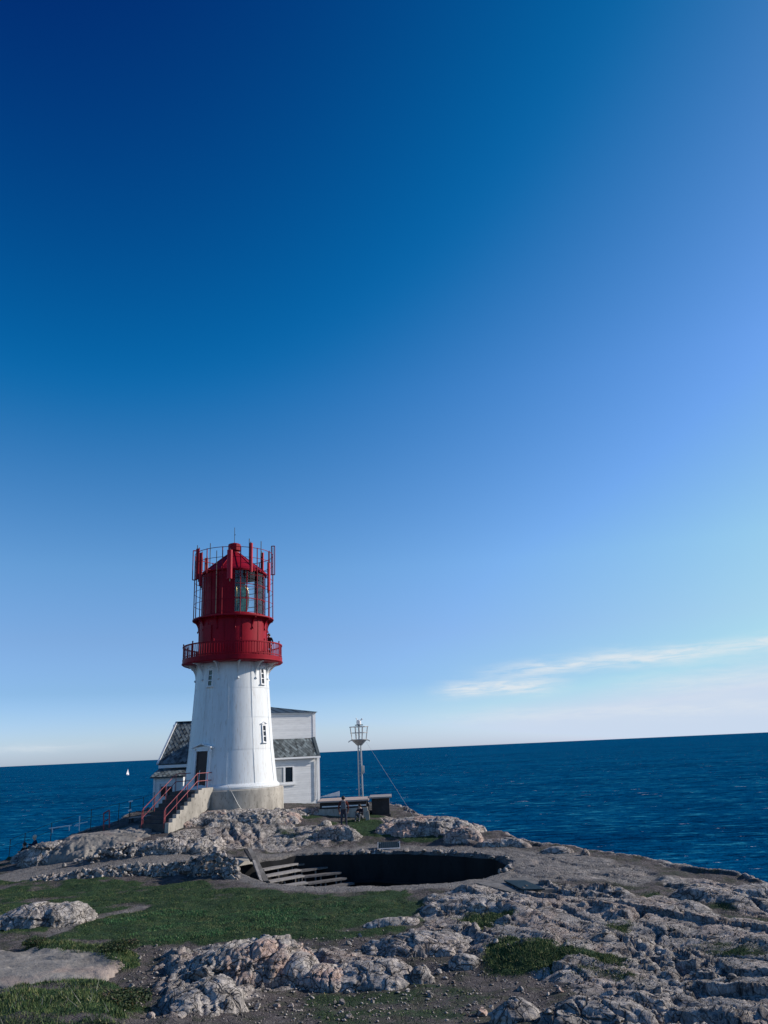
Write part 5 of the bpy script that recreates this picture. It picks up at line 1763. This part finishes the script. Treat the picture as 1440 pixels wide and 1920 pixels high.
A = lambda x, y, Y=47.6: at(x, y, Y)
bars('white_barrier', 'longer white bar lying on top of the pale path slab', 'barrier', [(A(92, 1553.5), A(134, 1547.5)), (A(98, 1553), A(98, 1562)), (A(130, 1548), A(130, 1558))], 0.03, 'white_trim', 'bar')
bars('white_cross', 'white upright pole with short cross bar behind the pale path slab', 'marker', [(A(148.5, 1558), A(149.5, 1530)), (A(142, 1546), A(164, 1541)), (A(139, 1548.5), A(147, 1548))], 0.022, 'white_trim', 'bar')
bars('short_handrail', 'short rusty handrail beside the pale path slab', 'handrail', [(A(194.5, 1560), A(194.5, 1525)), (A(194.5, 1525), A(205, 1519)), (A(195, 1541), A(203, 1536)), (A(205, 1519), A(205, 1552))], 0.035, 'red_rail', 'bar')
bn = at(264, 1532, 48.8)
bz = float(zg(bn.x, bn.y))
be = empty('bench', (bn.x, bn.y, min(bz, bn.z - 0.4)))
tag(be, 'low bench with a pale plank seat in the shade left of the stairs', 'bench')
hz = bn.z - be.location.z
MB().beam((-0.68, -0.02, hz - 0.02), (0.66, 0.06, hz + 0.06), 0.26, 0.06).build('seat', 'pink_timber', be)
for x in (-0.5, 0.5):
    MB().box(x - 0.05, x + 0.05, -0.1, 0.1, -0.3, hz - 0.04).build('leg', 'dark_board', be)
q = at(243, 1530, 48.8)
sp_ = empty('sign_post', (q.x, q.y, q.z - 0.3))
tag(sp_, 'small dark post with two pale plates by the low bench', 'sign')
MB().tube([(0, 0, -0.4), (0, 0, 1.12)], 0.035, 6).build('post', 'black_iron', sp_)
MB().obox((0.04, -0.05, 1.12), (0.98, 0, 0.17), (0, 1, 0), (-0.17, 0, 0.98), 0.12, 0.02, 0.035).build('plate', 'white_trim', sp_)
MB().obox((0.02, -0.05, 0.62), (0.9, 0, 0.3), (0, 1, 0), (-0.3, 0, 0.9), 0.11, 0.02, 0.05).build('plate', 'white_trim', sp_)


# ================================================================== PEOPLE
def person(label, loc, rz, pose='stand', top='cloth_dark', legs='cloth_jeans', hair='hair_dark', pack=None, hold=False, s=1.0):
    J = {}
    if pose == 'stand':
        J.update(pel=(0, 0, .95), spi=(0, .01, 1.14), che=(0, .01, 1.34), nek=(0, 0, 1.50), hed=(0, .03, 1.60), top=(0, .03, 1.70))
        hips = {1: (.10, 0, .90), -1: (-.10, 0, .90)}
        kne = {1: (.13, .02, .50), -1: (-.12, .02, .50)}
        ank = {1: (.15, -.02, .09), -1: (-.13, -.02, .09)}
        toe = {1: (.17, .14, .04), -1: (-.15, .14, .04)}
        sho = {1: (.19, 0, 1.42), -1: (-.19, 0, 1.42)}
        elb = {1: (.27, -.04, 1.16), -1: (-.27, -.04, 1.16)}
        wri = {1: (.24, .10, .95), -1: (-.24, .10, .95)}
        han = {1: (.22, .15, .88), -1: (-.22, .15, .88)}
    else:
        J.update(pel=(0, 0, .12), spi=(0, .03, .32), che=(0, .08, .52), nek=(0, .12, .67), hed=(0, .16, .77), top=(0, .17, .87))
        hips = {1: (.10, .02, .11), -1: (-.10, .02, .11)}
        kne = {1: (.14, .40, .38), -1: (-.14, .40, .36)}
        ank = {1: (.13, .46, -.02), -1: (-.13, .46, -.02)}
        toe = {1: (.14, .60, -.06), -1: (-.14, .60, -.06)}
        sho = {1: (.18, .09, .59), -1: (-.18, .09, .59)}
        elb = {1: (.26, .22, .40), -1: (-.26, .22, .40)}
        wri = {1: (.12, .40, .44), -1: (-.12, .40, .44)}
        han = {1: (.06, .44, .47), -1: (-.06, .44, .47)}
    V, Ed, Rd, Tg = [], [], [], []

    def v(p, r_, t_, par=None):
        V.append(Vector(p))
        Rd.append(r_)
        Tg.append(t_)
        if par is not None:
            Ed.append((par, len(V) - 1))
        return len(V) - 1
    pel = v(J['pel'], .145, 'legs')
    spi = v(J['spi'], .135, 'top', pel)
    che = v(J['che'], .155, 'top', spi)
    nek = v(J['nek'], .058, 'skin', che)
    hed = v(J['hed'], .088, 'skin', nek)
    v(J['top'], .075, 'hair', hed)
    nose = Vector(J['hed']) + Vector((0, .105, .0))
    v(nose, .018, 'skin', hed)
    for sx in (1, -1):
        a = v(hips[sx], .095, 'legs', pel)
        a = v(kne[sx], .062, 'legs', a)
        a = v(ank[sx], .042, 'legs', a)
        v(toe[sx], .036, 'shoe', a)
        a = v(sho[sx], .068, 'top', che)
        a = v(elb[sx], .047, 'top', a)
        w_ = v(wri[sx], .033, 'top', a)
        h_ = v(han[sx], .034, 'skin', w_)
        d_ = (Vector(han[sx]) - Vector(wri[sx])).normalized()
        sd2 = d_.cross(Vector((0, 0, 1))).normalized() if abs(d_.z) < .9 else Vector((0, 1, 0))
        for k, ln in enumerate((.065, .075, .07, .055)):
            b0 = v(Vector(han[sx]) + d_ * .03 + sd2 * (.027 * (k - 1.5)), .010, 'skin', h_)
            v(Vector(han[sx]) + d_ * (.03 + ln) + sd2 * (.027 * (k - 1.5)) - Vector((0, 0, .015)), .009, 'skin', b0)
        v(Vector(han[sx]) + sd2 * .05 + d_ * .02, .011, 'skin', h_)
    me0 = bpy.data.meshes.new('skeleton')
    me0.from_pydata([tuple(p * s) for p in V], Ed, [])
    ob = bpy.data.objects.new('skeleton', me0)
    COL.objects.link(ob)
    md = ob.modifiers.new('skin', 'SKIN')
    md.use_smooth_shade = True
    if not me0.skin_vertices:
        bpy.context.view_layer.objects.active = ob
        ob.select_set(True)
        bpy.ops.object.skin_root_mark if False else None
    sv = me0.skin_vertices[0].data
    for i, r_ in enumerate(Rd):
        sv[i].radius = (r_ * s, r_ * s * (0.8 if i in (1, 2) else 1.0))
    sv[0].use_root = True
    ob.modifiers.new('sub', 'SUBSURF').levels = 1
    dg = bpy.context.evaluated_depsgraph_get()
    bme = bpy.data.meshes.new_from_object(ob.evaluated_get(dg))
    bpy.data.objects.remove(ob)
    bme.name = 'person'
    bme.materials.clear()
    names = {'top': top, 'legs': legs, 'skin': 'skin', 'hair': hair, 'shoe': 'cloth_dark'}
    order = list(names)
    for k in order:
        bme.materials.append(MATS[names[k]])
    P_ = np.array([tuple(p * s) for p in V])
    for pl in bme.polygons:
        d_ = ((P_ - np.array(pl.center)) ** 2).sum(1)
        i = int(np.argmin(np.sqrt(d_) - np.array(Rd) * s * 0.6))
        pl.material_index = order.index(Tg[i])
    o = link('person', bme, None, loc, (0, 0, rz))
    tag(o, label, 'person')
    hd = Vector(J['hed']) * s
    me = MB().lathe([(0.0, .125 * s), (.06 * s, .112 * s), (.096 * s, .065 * s), (.104 * s, .0), (.092 * s, -.055 * s), (.06 * s, -.07 * s)], 14, sharp=False).build('hair', hair, mesh_only=True)
    link('hair', me, o, hd + Vector((0, -.018, .03)) * s)
    if pack:
        c = Vector(J['che']) * s + Vector((0, -.19, -.04)) * s
        m_ = MB()
        for q0, q1, zz0, zz1 in ((.15, .085, -.24, .10), (.12, .06, .10, .20)):
            m_.hexa([c + Vector((x * q0, y * q1, zz0)) * s for x, y in ((-1, -1), (1, -1), (1, 1), (-1, 1))], [c + Vector((x * q0 * .85, y * q1 * .8, zz1)) * s for x, y in ((-1, -1), (1, -1), (1, 1), (-1, 1))])
        bp = m_.build('backpack', pack, o)
        bv = bp.modifiers.new('bevel', 'BEVEL')
        bv.width = 0.03 * s
        bv.segments = 2
        for sx in (-1, 1):
            MB().tube([c + Vector((sx * .10, .05, .18)) * s, c + Vector((sx * .12, .20, .22)) * s, c + Vector((sx * .13, .36, .08)) * s, c + Vector((sx * .12, .10, -.2)) * s], .018 * s, 6).build('strap', pack, o)
    return o


q = at(645, 1553, 46.0)
person('person in rust coloured jacket with grey backpack standing with back turned', (q.x, q.y, float(zg(q.x, q.y)) - 0.02), R(4), 'stand', 'cloth_rust', 'cloth_jeans', 'hair_dark', 'cloth_grey', s=1.01)
d, tg = dirv(118)
pg = Vector((TX, TY, 9.74)) + d * 2.72
person('person in dark top leaning at the right side of the red lighthouse gallery', pg, R(165), 'stand', 'cloth_dark', 'cloth_dark', 'hair_dark', s=1.06)
q = at(684, 1534, 48.2)
person('dark-clothed person sitting in the grass in front of the plank-topped bunker', (q.x - 0.2, q.y, float(zg(q.x - 0.2, q.y)) + 0.02), R(150), 'sit', 'cloth_dark', 'cloth_grey', 'hair_dark', s=0.95)
q = at(68, 1598, 46.6)
zq = q.z
o = person('seated person with pale hair and dark jacket on the dark rock at far left', (q.x, q.y, zq), R(120), 'sit', 'cloth_navy', 'cloth_dark', 'hair_pale', s=1.0)
q2 = at(57, 1586, 46.4)
o = MB().obox((0, 0, 0), (0.95, 0.1, -0.2), (-0.1, 1, 0), (0.2, 0, 0.95), 0.14, 0.10, 0.012).build('paper_sheet', 'paper')
o.location = q2
tag(o, 'white sheet held by the seated person at far left', 'paper')
q = at(48, 1612, 46.2)
person('dark hunched person sitting lowest on the dark rock at far left', (q.x, q.y, q.z), R(150), 'sit', 'cloth_dark', 'cloth_dark', 'hair_dark', s=1.0)

# ================================================================== SAILING BOAT
bt = atz(239.5, 1453, SEA)
sb = empty('sailing_boat', bt, R(70))
sb.scale = (0.8, 0.8, 0.85)
tag(sb, 'tiny white sailing boat out on the sea, left of the houses', 'boat')
k_ = 1.35
MB().add([(-6, 0, 0.2), (0, -1.6, -0.3), (0, 1.6, -0.3), (6.5, 0, 0.4), (-6, -0.9, 1.3), (-6, 0.9, 1.3), (0, -1.9, 1.2), (0, 1.9, 1.2), (7, 0, 1.6)], [(4, 6, 8, 7, 5), (0, 1, 6, 4), (1, 3, 8, 6), (3, 2, 7, 8), (2, 0, 5, 7), (0, 4, 5)]).build('hull', 'sail', sb)
MB().tube([(0.8, 0, 1), (0.3, 0, 20)], 0.12, 6).build('mast', 'galvanised', sb)
MB().add([(0.7, 0, 2.4), (-6.0, 0.9, 2.4), (0.3, 0, 19.8), (-2.9, 1.2, 9), (0.7, 0.05, 2.4), (-6.0, 0.95, 2.4), (0.3, 0.05, 19.8), (-2.9, 1.25, 9)], [(0, 3, 1), (0, 2, 3), (4, 5, 7), (4, 7, 6)]).build('mainsail', 'sail', sb)
MB().add([(0.9, 0, 2.0), (7.0, 0, 1.8), (0.5, 0, 17), (2.2, 0.9, 6), (0.9, 0.05, 2.0), (7.0, 0.05, 1.8), (0.5, 0.05, 17), (2.2, 0.95, 6)], [(0, 1, 3), (1, 2, 3), (2, 0, 3), (4, 7, 5), (5, 7, 6), (6, 7, 4)]).build('jib', 'sail', sb)


# ================================================================== GRASS AND PLANTS
def blades(name, label, X, Y, Hh, Wd, mat, cat='grass', spread=0.55, z=None):
    n = len(X)
    Zb = (zg(X, Y) if z is None else z) - 0.02
    a = rng.uniform(0, 2 * np.pi, n)
    l = rng.uniform(0, 2 * np.pi, n)
    wx, wy = np.cos(a) * Wd / 2, np.sin(a) * Wd / 2
    lean = rng.uniform(0.1, 1.0, n) * spread * Hh
    V = np.empty((n, 3, 3), np.float32)
    V[:, 0] = np.stack([X - wx, Y - wy, Zb], 1)
    V[:, 1] = np.stack([X + wx, Y + wy, Zb], 1)
    V[:, 2] = np.stack([X + np.cos(l) * lean, Y + np.sin(l) * lean, Zb + Hh], 1)
    me = bpy.data.meshes.new(name)
    raw_mesh(me, V.reshape(-1, 3), np.arange(n * 3).reshape(n, 3), 3)
    me.materials.append(MATS[mat])
    o = link(name, me)
    return tag(o, label, cat, kind='stuff')


def scatter(poly, n, thr=0.3):
    p = np.array(poly)
    x = rng.uniform(p[:, 0].min() - .3, p[:, 0].max() + .3, n)
    y = rng.uniform(p[:, 1].min() - .3, p[:, 1].max() + .3, n)
    g_ = lookup(GG, x, y)
    k = (rng.uniform(thr - 0.25, thr + 0.35, n) < g_) & (poly_sd(x, y, poly) > -0.4) & (x > -19) & (x < 15) & (y > 15)
    return x[k], y[k]


x, y = scatter(LAWN, 280000)
core = np.exp(-(((x - CORE[0]) / 5.0) ** 2 + ((y - CORE[1]) / 2.6) ** 2)) + 0.5 * fbm(x * 0.8, y * 0.8, 331, 3)
lush = core > 0.58
hh = rng.uniform(0.02, 0.07, len(x)) * (0.7 + 0.8 * np.clip(fbm(x * 1.2, y * 1.2, 301, 3) + 0.5, 0, 1))
blades('grass', 'lush short green grass in the middle of the lawn', x[lush], y[lush], hh[lush], rng.uniform(0.012, 0.03, lush.sum()), 'grass_blades')
thin = ~lush & (rng.uniform(0, 1, len(x)) < 0.6)
blades('worn_grass', 'worn olive grass round the edges of the lawn', x[thin], y[thin], hh[thin] * 0.8, rng.uniform(0.012, 0.028, thin.sum()), 'olive_blades')
xs, ys, hs_ = [], [], []
for i, p in enumerate(GRASS):
    tall = {2: 0.07, 9: 0.08, 10: 0.085, 4: 0.07, 3: 0.06}.get(i, 0.055)
    dens = {2: 26000, 9: 22000, 10: 30000, 11: 9000}.get(i, 9000)
    x, y = scatter(p, dens)
    xs.append(x)
    ys.append(y)
    hs_.append(rng.uniform(0.35, 1.2, len(x)) * tall * (0.6 + 0.9 * np.clip(fbm(x * 2.1, y * 2.1, 311, 3) + 0.5, 0, 1)))
x, y, hh = np.concatenate(xs), np.concatenate(ys), np.concatenate(hs_)
blades('grass_tufts', 'longer grass in patches among the rocks', x, y, hh, rng.uniform(0.012, 0.032, len(x)), 'olive_blades', spread=0.9)
# dry bent stalks in the bottom left corner
x, y = scatter(GRASS[10], 260)
o = blades('dry_stalks', 'dry pale stalks standing in the grass of the bottom left corner', x, y, rng.uniform(0.15, 0.38, len(x)), rng.uniform(0.008, 0.013, len(x)), 'grey_timber', spread=1.6)


def leafy(name, label, px, py, rad_, h_, nl, cat='plant', z=None, Yd=None):
    if z is None:
        x0, y0 = G(px, py)
        z0 = float(zg(x0, y0))
    else:
        p = atz(px, py, z)
        x0, y0, z0 = p.x, p.y, z
    r_ = empty(name, (x0, y0, z0))
    tag(r_, label, cat)
    m_ = MB()
    for k in range(9):
        a = random.uniform(0, 6.28)
        m_.tube([(0, 0, -0.1), (math.cos(a) * rad_ * .4, math.sin(a) * rad_ * .4, h_ * .5), (math.cos(a) * rad_ * .8, math.sin(a) * rad_ * .8, h_ * random.uniform(.7, 1))], .012, 5)
    tag(m_.build('stems', 'bark', r_), kind='stuff')
    m_ = MB()
    for k in range(nl):
        a, b_ = random.uniform(0, 6.28), random.uniform(0, 1) ** 0.6
        c = Vector((math.cos(a) * rad_ * b_, math.sin(a) * rad_ * b_, h_ * random.uniform(.25, 1.0) * (1.05 - .4 * b_)))
        u = Vector((random.gauss(0, 1), random.gauss(0, 1), random.gauss(0, .6))).normalized()
        w2 = u.orthogonal().normalized()
        L_ = random.uniform(.02, .05)
        m_.add([c - u * L_, c + w2 * L_ * .4, c + u * L_, c - w2 * L_ * .4], [(0, 1, 2, 3)])
    tag(m_.build('leaves', 'heath_leaves', r_), kind='stuff')
    return r_


leafy('shrub', 'small leafy weed growing at the foot of the benches in the pit', 657, 1652, 0.28, 0.75, 260, z=-2.6)
leafy('shrub', 'dark low bush in the bottom left corner at the edge of bare ground', 232, 1895, 0.6, 0.3, 2200)
leafy('shrub', 'dark tufted bush between the beige slab and the lawn', 225, 1800, 0.55, 0.26, 1800)
leafy('shrub', 'dark heather at the left end of the grass clump by the beige slab', 66, 1782, 0.4, 0.2, 1200)

# gravel and chips too small to tell apart
n = 9000
px_ = rng.uniform(230, 1440, n)
py_ = rng.uniform(1740, 1919, n)
gx, gy = [], []
for a, b in zip(px_[:3000], py_[:3000]):
    x, y = G(a, b)
    gx.append(x)
    gy.append(y)
gx, gy = np.array(gx), np.array(gy)
k = (lookup(GG, gx, gy) < 0.6) & (rng.uniform(0, 1, len(gx)) < 1.15 - np.abs((px_[:3000]) - 620) / 900)
gx, gy = gx[k], gy[k]
ico = np.array([(0, 0, 1), (.9, 0, .1), (.1, .8, 0), (-.8, .1, .05), (-.1, -.9, 0), (0, 0, -.6)])
icf = np.array([(0, 1, 2), (0, 2, 3), (0, 3, 4), (0, 4, 1), (5, 2, 1), (5, 3, 2), (5, 4, 3), (5, 1, 4)])
n = len(gx)
sz = rng.uniform(0.018, 0.06, n)
V = ico[None] * rng.uniform(.6, 1.3, (n, 6, 3)) * sz[:, None, None] * np.array([1, 1, .6])
ca, sa = np.cos(rng.uniform(0, 6.28, n)), np.sin(rng.uniform(0, 6.28, n))
Vx = V[..., 0] * ca[:, None] - V[..., 1] * sa[:, None] + gx[:, None]
Vy = V[..., 0] * sa[:, None] + V[..., 1] * ca[:, None] + gy[:, None]
Vz = V[..., 2] + (zg(gx, gy) + sz * 0.2)[:, None]
me = bpy.data.meshes.new('gravel')
raw_mesh(me, np.stack([Vx, Vy, Vz], -1).reshape(-1, 3), (icf[None] + np.arange(n)[:, None, None] * 6).reshape(-1, 3), 3)
me.materials.append(MATS['rock_grey'])
tag(link('gravel', me), 'stone chips strewn over the bare foreground ground', 'gravel', kind='stuff')
